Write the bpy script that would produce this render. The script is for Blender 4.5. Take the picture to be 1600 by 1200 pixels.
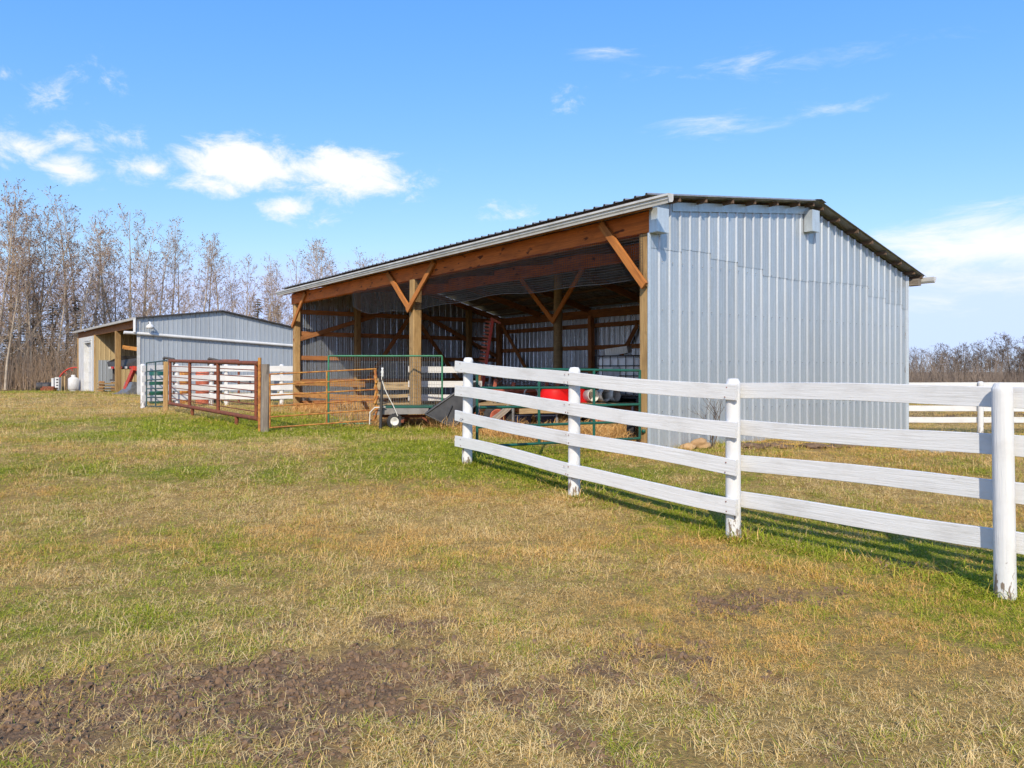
import bpy, bmesh, math, random
import numpy as np
from mathutils import Vector, Matrix, Euler
R = math.radians
random.seed(7)
for o in list(bpy.data.objects): bpy.data.objects.remove(o)
scn = bpy.context.scene
COL = scn.collection

# ------------------------------------------------------------------ camera
CAMZ, FPX, HZ = 1.58, 1160.0, 580.0          # eye height, focal length in photo pixels, horizon row
cam = bpy.data.cameras.new('camera'); camo = bpy.data.objects.new('camera', cam); COL.objects.link(camo)
camo.location = (0, 0, CAMZ); camo.rotation_euler = (R(90), 0, 0)
cam.sensor_width = 36; cam.lens = 36*FPX/1600; cam.shift_y = -(600-HZ)/1600
cam.clip_start = 0.05; cam.clip_end = 3000
scn.camera = camo
scn.render.engine = 'CYCLES'
cy = scn.cycles; cy.max_bounces = 5; cy.diffuse_bounces = 3; cy.glossy_bounces = 3; cy.transmission_bounces = 2; cy.transparent_max_bounces = 4
cy.use_adaptive_sampling = True; cy.adaptive_threshold = 0.02
scn.render.resolution_x, scn.render.resolution_y = 1024, 768

# ------------------------------------------------------------------ sun, sky, exposure
SUN_EL, SUN_TRAVEL = R(37), Vector((0.10, 0.995))     # sun stands behind the viewer, a little to the left
sd = bpy.data.lights.new('sun', 'SUN'); so = bpy.data.objects.new('sun', sd); COL.objects.link(so)
sd.energy = 3.2; sd.angle = R(0.55); sd.color = (1.0, 0.90, 0.74)
tr = Vector((SUN_TRAVEL.x*math.cos(SUN_EL), SUN_TRAVEL.y*math.cos(SUN_EL), -math.sin(SUN_EL))).normalized()
so.rotation_euler = tr.to_track_quat('-Z', 'Y').to_euler(); so.location = (-5, -30, 30)
vs = scn.view_settings
vs.view_transform = 'Standard'; vs.look = 'None'; vs.exposure = 0.6; vs.gamma = 1.0; vs.use_curve_mapping = False

world = bpy.data.worlds.new('World'); scn.world = world; world.use_nodes = True
wt = world.node_tree; wt.nodes.clear()
def wn(t, **k):
    n = wt.nodes.new(t)
    for a, b in k.items(): setattr(n, a, b)
    return n
def wmath(op, a, b=None, c=None):
    n = wn('ShaderNodeMath', operation=op)
    for i, v in enumerate((a, b, c)):
        if v is None: continue
        if isinstance(v, (int, float)): n.inputs[i].default_value = v
        else: wt.links.new(v, n.inputs[i])
    return n.outputs[0]
sky = wn('ShaderNodeTexSky', sky_type='NISHITA'); sky.sun_disc = False
sky.sun_elevation = SUN_EL
sky.sun_rotation = math.atan2(-SUN_TRAVEL.x, -SUN_TRAVEL.y)
sky.altitude = 600; sky.air_density = 1.0; sky.dust_density = 0.9; sky.ozone_density = 2.0
tc = wn('ShaderNodeTexCoord'); sep = wn('ShaderNodeSeparateXYZ'); wt.links.new(tc.outputs['Generated'], sep.inputs[0])
az = wmath('ARCTAN2', sep.outputs[0], sep.outputs[1]); el = wmath('ARCSINE', sep.outputs[2])
comb = wn('ShaderNodeCombineXYZ'); wt.links.new(az, comb.inputs[0]); wt.links.new(el, comb.inputs[1])
def vmath(op, a, b=None):
    n = wn('ShaderNodeVectorMath', operation=op)
    for i, v in enumerate((a, b)):
        if v is None: continue
        if isinstance(v, tuple): n.inputs[i].default_value = v
        else: wt.links.new(v, n.inputs[i])
    return n
def azel(x, y):
    a = math.atan((x-800)/FPX); return a, math.atan((HZ-y)/FPX*math.cos(a))
# cumulus: places and half sizes in the sky (azimuth, elevation), then broken up by noise
nz1 = wn('ShaderNodeTexNoise'); nz1.inputs['Scale'].default_value = 18; nz1.inputs['Detail'].default_value = 10; nz1.inputs['Roughness'].default_value = 0.68
nz1.inputs['Distortion'].default_value = 0.35
stretch = vmath('MULTIPLY', comb.outputs[0], (1.0, 1.7, 1.0)); wt.links.new(stretch.outputs[0], nz1.inputs['Vector'])
def blobs(lst):
    out = None
    for (x, y, hw, hh, s) in lst:
        a, e = azel(x, y)
        d = vmath('SUBTRACT', comb.outputs[0], (a, e, 0.0))
        m = vmath('MULTIPLY', d.outputs[0], (FPX/hw, FPX/hh, 0.0))
        ln = vmath('LENGTH', m.outputs[0])
        v = wmath('MULTIPLY', wmath('SUBTRACT', 1.0, ln.outputs['Value']), s)
        out = v if out is None else wmath('MAXIMUM', out, v)
    return out
cum = blobs([(385, 256, 116, 46, 1.75), (545, 272, 114, 48, 1.5), (325, 287, 66, 22, 1.1), (450, 325, 56, 24, .8), (600, 290, 60, 30, .75),
             (30, 228, 55, 34, 1.0), (105, 262, 58, 26, 1.05), (100, 215, 60, 22, .6), (180, 215, 50, 20, .5), (235, 265, 66, 22, .7),
             (890, 158, 38, 22, .5), (62, 154, 34, 22, .5), (98, 150, 20, 26, .35), (5, 112, 26, 16, .5), (800, 335, 60, 20, .4), (505, 345, 46, 20, .4), (150, 130, 40, 30, .25), (640, 290, 50, 26, .4)])
c1 = wmath('ADD', cum, wmath('MULTIPLY', wmath('SUBTRACT', nz1.outputs[0], 0.5), 2.6))
cr = wn('ShaderNodeMapRange', interpolation_type='SMOOTHSTEP'); wt.links.new(c1, cr.inputs[0])
cr.inputs['From Min'].default_value = 0.05; cr.inputs['From Max'].default_value = 1.05
gate_ = wn('ShaderNodeMapRange'); wt.links.new(cum, gate_.inputs[0]); gate_.inputs['From Min'].default_value = -0.35; gate_.inputs['From Max'].default_value = 0.1
cumA = wmath('MULTIPLY', cr.outputs[0], gate_.outputs[0])
# thin stratus and cirrus
nz2 = wn('ShaderNodeTexNoise'); nz2.inputs['Scale'].default_value = 7; nz2.inputs['Detail'].default_value = 9; nz2.inputs['Roughness'].default_value = 0.66; nz2.inputs['Distortion'].default_value = 0.5
st2 = vmath('MULTIPLY', comb.outputs[0], (1.0, 4.2, 1.0)); wt.links.new(st2.outputs[0], nz2.inputs['Vector'])
band = blobs([(1600, 378, 260, 68, 1.3), (1580, 440, 240, 50, .8), (1210, 104, 210, 34, .52), (1130, 190, 170, 28, .5), (960, 76, 110, 16, .38), (1290, 165, 140, 22, .42), (1060, 120, 120, 20, .4)])
c2 = wmath('ADD', band, wmath('MULTIPLY', wmath('SUBTRACT', nz2.outputs[0], 0.5), 2.4))
cr2 = wn('ShaderNodeMapRange', interpolation_type='SMOOTHSTEP'); wt.links.new(c2, cr2.inputs[0]); cr2.inputs['From Min'].default_value = 0.15; cr2.inputs['From Max'].default_value = 1.25
gt2 = wn('ShaderNodeMapRange'); wt.links.new(band, gt2.inputs[0]); gt2.inputs['From Min'].default_value = -0.4; gt2.inputs['From Max'].default_value = 0.35
strA = wmath('MULTIPLY', cr2.outputs[0], gt2.outputs[0])
alpha = wmath('MINIMUM', wmath('MAXIMUM', cumA, strA), 1.0)
sc_ = wn('ShaderNodeSeparateColor'); wt.links.new(sky.outputs[0], sc_.inputs[0]); cc_ = wn('ShaderNodeCombineColor')
for i, (p_, k_) in enumerate(((1.15, .58), (.70, 1.22), (.32, 3.05))):      # azure rather than cyan towards the horizon
    wt.links.new(wmath('MULTIPLY', wmath('POWER', wmath('MINIMUM', sc_.outputs[i], (4.3, 5.2, 8.0)[i]), p_), k_), cc_.inputs[i])
mixc = wn('ShaderNodeMix', data_type='RGBA'); wt.links.new(alpha, mixc.inputs[0]); wt.links.new(cc_.outputs[0], mixc.inputs[6])
mixc.inputs[7].default_value = (4.75, 4.8, 4.95, 1)
bg = wn('ShaderNodeBackground'); bg.inputs['Strength'].default_value = 0.145; wt.links.new(mixc.outputs[2], bg.inputs['Color'])
wo = wn('ShaderNodeOutputWorld'); wt.links.new(bg.outputs[0], wo.inputs['Surface'])

# ------------------------------------------------------------------ numpy noise, ground height and turf fields
def vnoise(x, y, seed=0):
    x = np.asarray(x, float); y = np.asarray(y, float)
    xi = np.floor(x); yi = np.floor(y); fx = x-xi; fy = y-yi
    fx = fx*fx*(3-2*fx); fy = fy*fy*(3-2*fy)
    def h(a, b):
        v = np.sin(a*127.1+b*311.7+seed*74.7)*43758.5453
        return v-np.floor(v)
    return (h(xi, yi)*(1-fx)+h(xi+1, yi)*fx)*(1-fy)+(h(xi, yi+1)*(1-fx)+h(xi+1, yi+1)*fx)*fy
def fbm(x, y, seed=0, oct=4):
    s = 0; a = .5; t = 0
    for i in range(oct):
        s = s+a*vnoise(np.asarray(x)*2**i, np.asarray(y)*2**i, seed+i*13); t += a; a *= .5
    return s/t
def ss(a, b, x):
    t = np.clip((np.asarray(x, float)-a)/(b-a), 0, 1); return t*t*(3-2*t)
# the main shed's axes: C0 front right corner, gv along the gable wall, lv along the open front
C0 = Vector((2.12, 11.51, 0)); gv = Vector((.8035, .5952, 0)); lv = Vector((-.5952, .8035, 0))
def P(s, t, z=0.0): return Vector((C0.x+gv.x*t+lv.x*s, C0.y+gv.y*t+lv.y*s, z))
D0 = Vector((-19.75, 39.3, 0)); g2 = Vector((.774, .633, 0)); l2 = Vector((-.633, .774, 0))
def Q(s, t, z=0.0): return Vector((D0.x+g2.x*t+l2.x*s, D0.y+g2.y*t+l2.y*s, z))
def shed_st(x, y):
    dx = np.asarray(x)-C0.x; dy = np.asarray(y)-C0.y
    return dx*lv.x+dy*lv.y, dx*gv.x+dy*gv.y
def gz(x, y):
    x = np.asarray(x, float); y = np.asarray(y, float)
    z = .33*ss(6.5, 12, y) - .62*ss(6, 10, x)*ss(11, 22, y) - .2*ss(40, 60, y)*(1-ss(-5, 5, x))
    z = z + .05*(fbm(x*.45, y*.45, 3)-.5)*ss(2, 5, y)*(1-ss(60, 90, y))
    return z
def gzf(x, y): return float(gz(x, y))
def gauss(x, y, cx, cy, rx, ry): return np.exp(-(((x-cx)/rx)**2+((y-cy)/ry)**2))
def f_dirt(x, y):
    d = .95*gauss(x, y, -1.35, 3.75, 1.25, .62)+.75*gauss(x, y, -2.6, 3.5, 1.1, .45)+.38*gauss(x, y, .25, 3.75, 1.1, .6)+.7*gauss(x, y, -1.2, 4.75, .8, .25)
    d = d+1.45*gauss(x, y, 1.72, 5.15, .55, .28)+.8*gauss(x, y, 2.15, 5.35, .3, .14)+.5*gauss(x, y, .95, 4.3, .6, .4)+.6*gauss(x, y, -.45, 4.6, .45, .28)
    d = d+.9*gauss(x, y, 3.05, 6.0, .4, .3)+.5*gauss(x, y, -2.0, 5.3, 1.0, .25)+.34*gauss(x, y, -.4, 3.3, 3.0, 1.2)
    lf = fbm(x*1.5, y*1.5, 5, 3); hf = fbm(x*5.5, y*5.5, 9, 4)
    d = d*(.35+1.3*lf)+(hf-.5)*1.5*np.clip(d*2, 0, 1)-.24+(fbm(x*2.3, y*2.3, 19, 4)-.60)*1.1*(1-ss(7, 12, y))
    d = d+1.3*gauss(x, y, 3.6, 12.25, .55, .3)+1.4*gauss(x, y, 4.6, 13.0, .6, .3)+1.1*gauss(x, y, 6.1, 13.9, .8, .25)+.8*gauss(x, y, 5.0, 11.6, .5, .3)
    return np.clip(d, 0, 1)
def f_green(x, y):
    n = fbm(x*.42, y*.42, 21, 4); n2 = fbm(x*1.9, y*1.9, 31, 3); n3 = fbm(x*.16, y*.4, 41, 3)
    g = .19+.9*(n-.5)+.7*(n2-.5)+.7*(n3-.5)
    # greener along the fence, by the corral panels and by the shed front
    e = (x-3.46)*.79+(y-5.16)*.61          # distance behind the fence line
    g = g+.55*np.exp(-((e-.5)/.9)**2)*ss(4, 7, y)*(1-ss(13, 15, y))
    g = g+.75*gauss(x, y, -6.9, 18.0, 2.6, 2.8)+.55*gauss(x, y, -3.2, 15.0, 3.2, 1.1)+.35*gauss(x, y, -1.0, 11.5, 2.6, 1.6)
    g = g+.30*gauss(x, y, -9, 14, 5, 3)+.35*gauss(x, y, -26, 46, 12, 4)+.3*ss(2.2, 4.2, x)*(1-ss(6.5, 9, y))
    g = g-.35*gauss(x, y, -14, 29, 9, 6)-.35*gauss(x, y, 2.2, 3.7, .9, .5)-.3*gauss(x, y, -3.2, 8.4, 2.5, .9)-.2*gauss(x, y, .3, 4.4, .8, .6)
    g = g+.35*ss(9, 12, x)*(1-ss(21, 24, y))-.5*ss(9, 12, x)*gauss(x*0, y, 0, 29, 1, 4)+.25*ss(9, 12, x)*ss(33, 40, y)
    return np.clip(g, 0, 1)
def f_straw(x, y):       # trampled hay on the shed floor
    s, t = shed_st(x, y)
    n = fbm(x*1.1, y*1.1, 77, 4)
    m = ss(-.9, .25, t+.9*(n-.5))*(1-ss(8.1, 8.3, t))*ss(-.1, .1, s)*(1-ss(15.3, 15.5, s))
    m = np.maximum(m, .9*gauss(x, y, -2.3, 16.9, .9, .35)*(.4+n))
    return np.clip(m, 0, 1)

# ------------------------------------------------------------------ mesh helpers
INV = {}
def tag(o, label=None, cat=None, group=None, kind=None):
    if label: o['label'] = label
    if cat: o['category'] = cat
    if group: o['group'] = group
    if kind: o['kind'] = kind
    return o
def empty(name, loc, label, cat, group=None):
    o = bpy.data.objects.new(name, None); COL.objects.link(o); o.location = loc; o.empty_display_size = .2
    INV[o.name] = Matrix.Translation(-Vector(loc))
    return tag(o, label, cat, group)
def link(name, me, parent=None, mw=None):
    o = bpy.data.objects.new(name, me); COL.objects.link(o)
    mw = mw or Matrix.Identity(4)
    if parent is not None:
        o.parent = parent; o.matrix_parent_inverse = INV[parent.name]
        o.matrix_basis = mw
        INV[o.name] = INV_from(o, mw)
    else:
        o.matrix_basis = mw; INV[o.name] = mw.inverted()
    return o
def INV_from(o, mw): return mw.inverted()
class MB:
    def __init__(s): s.v = []; s.f = []; s.sm = []
    def add(s, vs, fs, smooth=False):
        b = len(s.v); s.v += [tuple(v) for v in vs]
        for f in fs: s.f.append(tuple(i+b for i in f)); s.sm.append(smooth)
    def box(s, c, size, M=None):
        c = Vector(c); x, y, z = [q/2 for q in size]
        vs = [Vector((a*x, b*y, d*z)) for a in (-1, 1) for b in (-1, 1) for d in (-1, 1)]
        if M is not None: vs = [M @ v for v in vs]
        s.add([c+v for v in vs], [(0, 1, 3, 2), (4, 6, 7, 5), (0, 4, 5, 1), (2, 3, 7, 6), (0, 2, 6, 4), (1, 5, 7, 3)])
    def tube(s, pts, r, n=8, cap=True, smooth=True):
        pts = [Vector(p) for p in pts]
        if not isinstance(r, (list, tuple)): r = [r]*len(pts)
        d0 = (pts[1]-pts[0]).normalized()
        up = Vector((0, 0, 1)) if abs(d0.z) < .9 else Vector((1, 0, 0))
        a = d0.cross(up).normalized(); vs = []
        for i, p in enumerate(pts):
            d = (pts[min(i+1, len(pts)-1)]-pts[max(i-1, 0)]).normalized()
            a = (a-d*a.dot(d)).normalized(); b = d.cross(a)
            for k in range(n):
                q = 2*math.pi*k/n; vs.append(p+(a*math.cos(q)+b*math.sin(q))*r[i])
        fs = [(i*n+k, i*n+(k+1) % n, (i+1)*n+(k+1) % n, (i+1)*n+k) for i in range(len(pts)-1) for k in range(n)]
        s.add(vs, fs, smooth)
        if cap:
            s.add(vs[:n], [tuple(range(n-1, -1, -1))]); s.add(vs[-n:], [tuple(range(n))])
    def lathe(s, prof, n=20, c=(0, 0, 0), M=None, smooth=True, cap=True):
        c = Vector(c); vs = []
        for (r, z) in prof:
            for k in range(n):
                q = 2*math.pi*k/n; v = Vector((r*math.cos(q), r*math.sin(q), z))
                vs.append(c+(M @ v if M is not None else v))
        m = len(prof)
        fs = [(i*n+k, i*n+(k+1) % n, (i+1)*n+(k+1) % n, (i+1)*n+k) for i in range(m-1) for k in range(n)]
        s.add(vs, fs, smooth)
        if cap and prof[0][0] > 1e-4: s.add(vs[:n], [tuple(range(n-1, -1, -1))])
        if cap and prof[-1][0] > 1e-4: s.add(vs[-n:], [tuple(range(n))])
    def prism(s, poly, ext):
        """poly: list of 3D points (planar), extruded by vector ext"""
        n = len(poly); a = [Vector(p) for p in poly]; b = [p+Vector(ext) for p in a]
        s.add(a+b, [tuple(range(n-1, -1, -1)), tuple(range(n, 2*n))]+[(i, (i+1) % n, n+(i+1) % n, n+i) for i in range(n)])
    def mesh(s, name, mat):
        me = bpy.data.meshes.new(name); me.from_pydata(s.v, [], s.f)
        me.polygons.foreach_set('use_smooth', s.sm); me.materials.append(mat); me.update(); return me
    def build(s, name, mat, parent=None): return link(name, s.mesh(name, mat), parent)
def beam_mesh(name, L, w, h, mat, n=1, wob=0.0, ch=None, seed=0):
    """a sawn board along local X with chamfered arrises and, with n > 1, a slight warp"""
    rnd = random.Random(seed); ch = min(w, h)*.08 if ch is None else ch
    sec = [(-w/2+ch, -h/2), (w/2-ch, -h/2), (w/2, -h/2+ch), (w/2, h/2-ch), (w/2-ch, h/2), (-w/2+ch, h/2), (-w/2, h/2-ch), (-w/2, -h/2+ch)]
    p1, p2, p3 = [rnd.uniform(0, 6.3) for _ in range(3)]
    vs = []
    for i in range(n+1):
        u = i/n; x = (u-.5)*L
        dy = wob*.6*(math.sin(u*5+p1)-math.sin(p1)*(1-u)-math.sin(5+p1)*u)
        dz = wob*(math.sin(u*4.3+p2)-math.sin(p2)*(1-u)-math.sin(4.3+p2)*u)
        tw = wob*.8*math.sin(u*3+p3)
        for (a, b) in sec: vs.append((x, a+dy+b*tw, b+dz+(rnd.uniform(-1, 1)*wob*.12 if wob else 0)))
    fs = [(i*8+k, i*8+(k+1) % 8, (i+1)*8+(k+1) % 8, (i+1)*8+k) for i in range(n) for k in range(8)]
    fs += [tuple(range(7, -1, -1)), tuple(range(n*8, n*8+8))]
    fs = [tuple(reversed(f)) for f in fs]
    me = bpy.data.meshes.new(name); me.from_pydata(vs, [], fs); me.materials.append(mat); me.update(); return me
def frame(p0, p1, side=None):
    p0 = Vector(p0); p1 = Vector(p1); x = (p1-p0).normalized()
    if side is None:
        side = Vector((0, 0, 1)).cross(x)
        if side.length < 1e-3: side = Vector((0, 1, 0))
    y = (Vector(side)-x*Vector(side).dot(x)).normalized(); z = x.cross(y)
    M = Matrix((x, y, z)).transposed().to_4x4(); M.translation = (p0+p1)/2; return M
_bs = [0]
def beam(name, p0, p1, w, h, mat, parent, side=None, n=1, wob=0.0, ch=None):
    """w: thickness along side (horizontal by default), h: the other way"""
    _bs[0] += 1
    me = beam_mesh(name, (Vector(p1)-Vector(p0)).length, w, h, mat, n, wob, ch, _bs[0])
    return link(name, me, parent, frame(p0, p1, side))
def pipe(name, p0, p1, r, mat, parent, n=10):
    b = MB(); b.tube([p0, p1], r, n); return b.build(name, mat, parent)
ORD = ['first', 'second', 'third', 'fourth', 'fifth', 'sixth', 'seventh', 'eighth', 'ninth', 'tenth', 'eleventh', 'twelfth', 'thirteenth', 'fourteenth', 'fifteenth',
       'sixteenth', 'seventeenth', 'eighteenth', 'nineteenth', 'twentieth']
def ordinal(i):
    tens = {20: 'twenty', 30: 'thirty', 40: 'forty', 50: 'fifty'}
    if i < 20: return ORD[i]
    k = i+1
    if k % 10 == 0: return {30: 'thirtieth', 40: 'fortieth', 50: 'fiftieth'}[k]
    return tens[k//10*10]+'-'+ORD[k % 10-1]

# ------------------------------------------------------------------ materials
def new_mat(name):
    m = bpy.data.materials.new(name); m.use_nodes = True; nt = m.node_tree
    return m, nt, nt.nodes['Principled BSDF']
def nd(nt, t, **k):
    n = nt.nodes.new(t)
    for a, b in k.items(): setattr(n, a, b)
    return n
def mixrgb(nt, fac, a, b, mode='MIX'):
    n = nd(nt, 'ShaderNodeMix', data_type='RGBA', blend_type=mode)
    for sock, v in ((n.inputs[0], fac), (n.inputs[6], a), (n.inputs[7], b)):
        if isinstance(v, (int, float)): sock.default_value = v
        elif isinstance(v, tuple): sock.default_value = (*v, 1) if len(v) == 3 else v
        else: nt.links.new(v, sock)
    return n.outputs[2]
def noise(nt, vec, scale, detail=4, rough=.6, dist=0.0):
    n = nd(nt, 'ShaderNodeTexNoise'); n.inputs['Scale'].default_value = scale; n.inputs['Detail'].default_value = detail
    n.inputs['Roughness'].default_value = rough; n.inputs['Distortion'].default_value = dist
    if vec is not None: nt.links.new(vec, n.inputs['Vector'])
    return n.outputs[0]
def ramp(nt, fac, a, b, lo=0.0, hi=1.0):
    n = nd(nt, 'ShaderNodeMapRange', interpolation_type='SMOOTHSTEP'); nt.links.new(fac, n.inputs[0])
    n.inputs['From Min'].default_value = a; n.inputs['From Max'].default_value = b; n.inputs['To Min'].default_value = lo; n.inputs['To Max'].default_value = hi
    return n.outputs[0]
def mapped(nt, out, scale):
    m = nd(nt, 'ShaderNodeVectorMath', operation='MULTIPLY'); nt.links.new(out, m.inputs[0]); m.inputs[1].default_value = scale; return m.outputs[0]
def objvec(nt, scale=(1, 1, 1), rnd=True):
    """object coordinates with a shift of their own for each object"""
    c = nd(nt, 'ShaderNodeTexCoord'); v = mapped(nt, c.outputs['Object'], scale)
    if rnd:
        oi = nd(nt, 'ShaderNodeObjectInfo'); a = nd(nt, 'ShaderNodeVectorMath', operation='MULTIPLY_ADD')
        cb = nd(nt, 'ShaderNodeCombineXYZ'); [nt.links.new(oi.outputs['Random'], cb.inputs[i]) for i in range(3)]
        nt.links.new(cb.outputs[0], a.inputs[0]); a.inputs[1].default_value = (37, 19, 53); nt.links.new(v, a.inputs[2]); v = a.outputs[0]
    return v
def bump(nt, b, h, strength=.3, dist=.02):
    n = nd(nt, 'ShaderNodeBump'); n.inputs['Strength'].default_value = strength; n.inputs['Distance'].default_value = dist
    nt.links.new(h, n.inputs['Height']); nt.links.new(n.outputs[0], b.inputs['Normal'])
def simple(name, base, c2=None, rough=.6, metal=0.0, scale=6, stretch=(1, 1, 1), lo=.35, hi=.7, bmp=0.0, bd=.01, spec=.4):
    m, nt, b = new_mat(name)
    c2 = c2 or tuple(c*.72 for c in base)
    v = objvec(nt, stretch); n = noise(nt, v, scale, 5, .62)
    nt.links.new(mixrgb(nt, ramp(nt, n, lo, hi), base, c2), b.inputs['Base Color'])
    b.inputs['Roughness'].default_value = rough; b.inputs['Metallic'].default_value = metal; b.inputs['Specular IOR Level'].default_value = spec
    if bmp: bump(nt, b, noise(nt, v, scale*4, 4, .6), bmp, bd)
    return m
def wood(name, base, dark, rough=.75, knots=.5, grain=1.0, bmp=.5):
    """sawn timber, grain along local X"""
    m, nt, b = new_mat(name)
    v = objvec(nt, (1, 1, 1)); g = noise(nt, mapped(nt, v, (1.2, 26*grain, 26*grain)), 2.2, 6, .65, .6)
    blot = noise(nt, mapped(nt, v, (1, 3, 3)), 1.7, 4, .6)
    k = noise(nt, mapped(nt, v, (2.2, 7, 7)), 1.6, 2, .4)
    c = mixrgb(nt, ramp(nt, g, .3, .75), base, dark)
    c = mixrgb(nt, ramp(nt, blot, .42, .72, 0, .55), c, tuple(q*.62 for q in dark))
    c = mixrgb(nt, ramp(nt, k, .64, .72, 0, knots), c, tuple(q*.3 for q in dark))
    oi = nd(nt, 'ShaderNodeObjectInfo'); hsv = nd(nt, 'ShaderNodeHueSaturation'); nt.links.new(c, hsv.inputs['Color'])
    nt.links.new(ramp(nt, oi.outputs['Random'], 0, 1, .82, 1.15), hsv.inputs['Value'])
    nt.links.new(hsv.outputs[0], b.inputs['Base Color']); b.inputs['Roughness'].default_value = rough; b.inputs['Specular IOR Level'].default_value = .25
    bump(nt, b, g, bmp, .004); return m
def white_board(name, stain=.5, axis='X', chips=False):
    m, nt, b = new_mat(name)
    v = objvec(nt); st = (1.0, 22, 22) if axis == 'X' else (22, 22, 1.0)
    g = noise(nt, mapped(nt, v, st), 2.0, 6, .65, .4); blot = noise(nt, mapped(nt, v, (1, 2.2, 2.2)), 2.6, 5, .65)
    c = mixrgb(nt, ramp(nt, blot, .45, .8, 0, stain), (.66, .655, .645), (.46, .44, .415))
    c = mixrgb(nt, ramp(nt, g, .63, .82, 0, .34), c, (.40, .38, .35))
    kn = noise(nt, mapped(nt, v, (3, 9, 9) if axis == 'X' else (9, 9, 3)), 2.1, 2, .4)
    c = mixrgb(nt, ramp(nt, kn, .77, .80, 0, .6), c, (.30, .26, .22))
    if chips:
        tc_ = nd(nt, 'ShaderNodeTexCoord'); sp = nd(nt, 'ShaderNodeSeparateXYZ'); nt.links.new(tc_.outputs['Object'], sp.inputs[0])
        hgt = ramp(nt, sp.outputs[2], .02, .55, .17, -.10)
        ch = noise(nt, mapped(nt, v, (26, 26, 7)), 1.0, 4, .6)
        ad = nd(nt, 'ShaderNodeMath', operation='ADD'); nt.links.new(ch, ad.inputs[0]); nt.links.new(hgt, ad.inputs[1])
        c = mixrgb(nt, ramp(nt, ad.outputs[0], .66, .70), c, (.22, .17, .13))
    nt.links.new(c, b.inputs['Base Color']); b.inputs['Roughness'].default_value = .62; b.inputs['Specular IOR Level'].default_value = .3
    bump(nt, b, g, .8, .008); return m
def galv(name, base, c2, metal=.35, rough=.42, dull=None):
    m, nt, b = new_mat(name)
    v = objvec(nt); n1 = noise(nt, mapped(nt, v, (5, 5, .8)), 2.0, 5, .65); n2 = noise(nt, v, 26, 3, .6)
    c = mixrgb(nt, ramp(nt, n1, .3, .75), base, c2); c = mixrgb(nt, ramp(nt, n2, .4, .7, 0, .3), c, tuple(q*1.18 for q in base))
    oi = nd(nt, 'ShaderNodeObjectInfo'); hsv = nd(nt, 'ShaderNodeHueSaturation'); nt.links.new(c, hsv.inputs['Color'])
    nt.links.new(ramp(nt, oi.outputs['Random'], 0, 1, .94, 1.05), hsv.inputs['Value'])
    nt.links.new(hsv.outputs[0], b.inputs['Base Color']); b.inputs['Metallic'].default_value = metal
    nt.links.new(ramp(nt, n1, .3, .8, rough-.06, rough+.12), b.inputs['Roughness'])
    bump(nt, b, noise(nt, mapped(nt, v, (2, 2, 1)), 2.2, 3, .5), .16, .012); return m
M = {}
M['white_rail'] = white_board('white_painted_board', .55)
M['white_post'] = white_board('white_painted_post', .4, 'Z', True)
M['galv'] = galv('galvanized_sheet', (.455, .488, .515), (.405, .437, .463), .5, .36)
M['galv_in'] = galv('galvanized_sheet_bright', (.56, .60, .64), (.46, .50, .54), .85, .30)
M['galv_far'] = galv('galvanized_sheet_bluish', (.40, .435, .465), (.345, .375, .405), .3, .5)
M['galv_roof'] = galv('weathered_roof_sheet', (.30, .31, .32), (.20, .20, .20), .4, .5)
M['tan_sheet'] = galv('tan_sheet', (.50, .38, .20), (.42, .31, .16), .0, .6)
M['flash'] = galv('flashing', (.55, .60, .63), (.46, .51, .55), .4, .38)
M['gutter'] = simple('gutter_enamel', (.58, .57, .545), (.45, .44, .415), .35, 0, 3, (1, 1, 1))
M['white_enamel'] = simple('white_enamel', (.66, .66, .65), (.56, .56, .54), .4, 0, 2)
M['beam'] = wood('stained_header_timber', (.70, .185, .030), (.42, .105, .018), .7, 1.0)
M['frame_wood'] = wood('brown_framing_timber', (.46, .20, .075), (.26, .105, .042))
M['brace_wood'] = wood('orange_brace_timber', (.62, .235, .055), (.36, .12, .032))
M['purlin_wood'] = wood('grey_brown_purlin', (.20, .13, .085), (.11, .075, .055))
M['post_wood'] = wood('treated_post_timber', (.46, .30, .13), (.27, .155, .062))
M['round_post'] = wood('round_pole_timber', (.33, .235, .12), (.20, .13, .06))
M['grey_wood'] = wood('weathered_grey_timber', (.34, .29, .24), (.19, .155, .125), .85, .6)
M['plank'] = wood('raw_plank', (.42, .30, .16), (.27, .18, .09))
M['orange_plank'] = wood('fresh_plank', (.50, .24, .065), (.33, .14, .04))
M['green_tube'] = simple('green_powdercoat', (.012, .10, .068), (.02, .075, .055), .38, 0, 5)
M['teal_tube'] = simple('dark_teal_paint', (.03, .075, .08), (.05, .07, .07), .5, 0, 5)
M['light_green'] = simple('bright_green_paint', (.04, .20, .10), (.03, .13, .07), .5, 0, 5)
M['rust'] = simple('red_rust', (.23, .066, .03), (.13, .042, .022), .85, 0, 9, (1, 1, 1), .35, .7, .4, .003)
M['rust_yellow'] = simple('rusted_yellow_paint', (.50, .24, .05), (.30, .10, .028), .75, 0, 10, (1, 1, 1), .38, .62, .3, .003)
M['black_rubber'] = simple('rubber', (.022, .022, .024), (.05, .047, .043), .8, 0, 8)
M['black_plastic'] = simple('black_plastic', (.035, .036, .04), (.065, .065, .068), .42, 0, 4)
M['dark_steel'] = simple('dark_steel', (.05, .05, .055), (.09, .075, .06), .6, .3, 8)
M['grey_steel'] = simple('grey_steel', (.30, .31, .32), (.2, .2, .2), .45, .6, 8)
M['grey_paint'] = simple('grey_deck_paint', (.24, .225, .21), (.16, .14, .125), .7, 0, 6)
M['red_paint'] = simple('red_machine_paint', (.58, .055, .032), (.36, .055, .032), .5, 0, 7)
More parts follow.
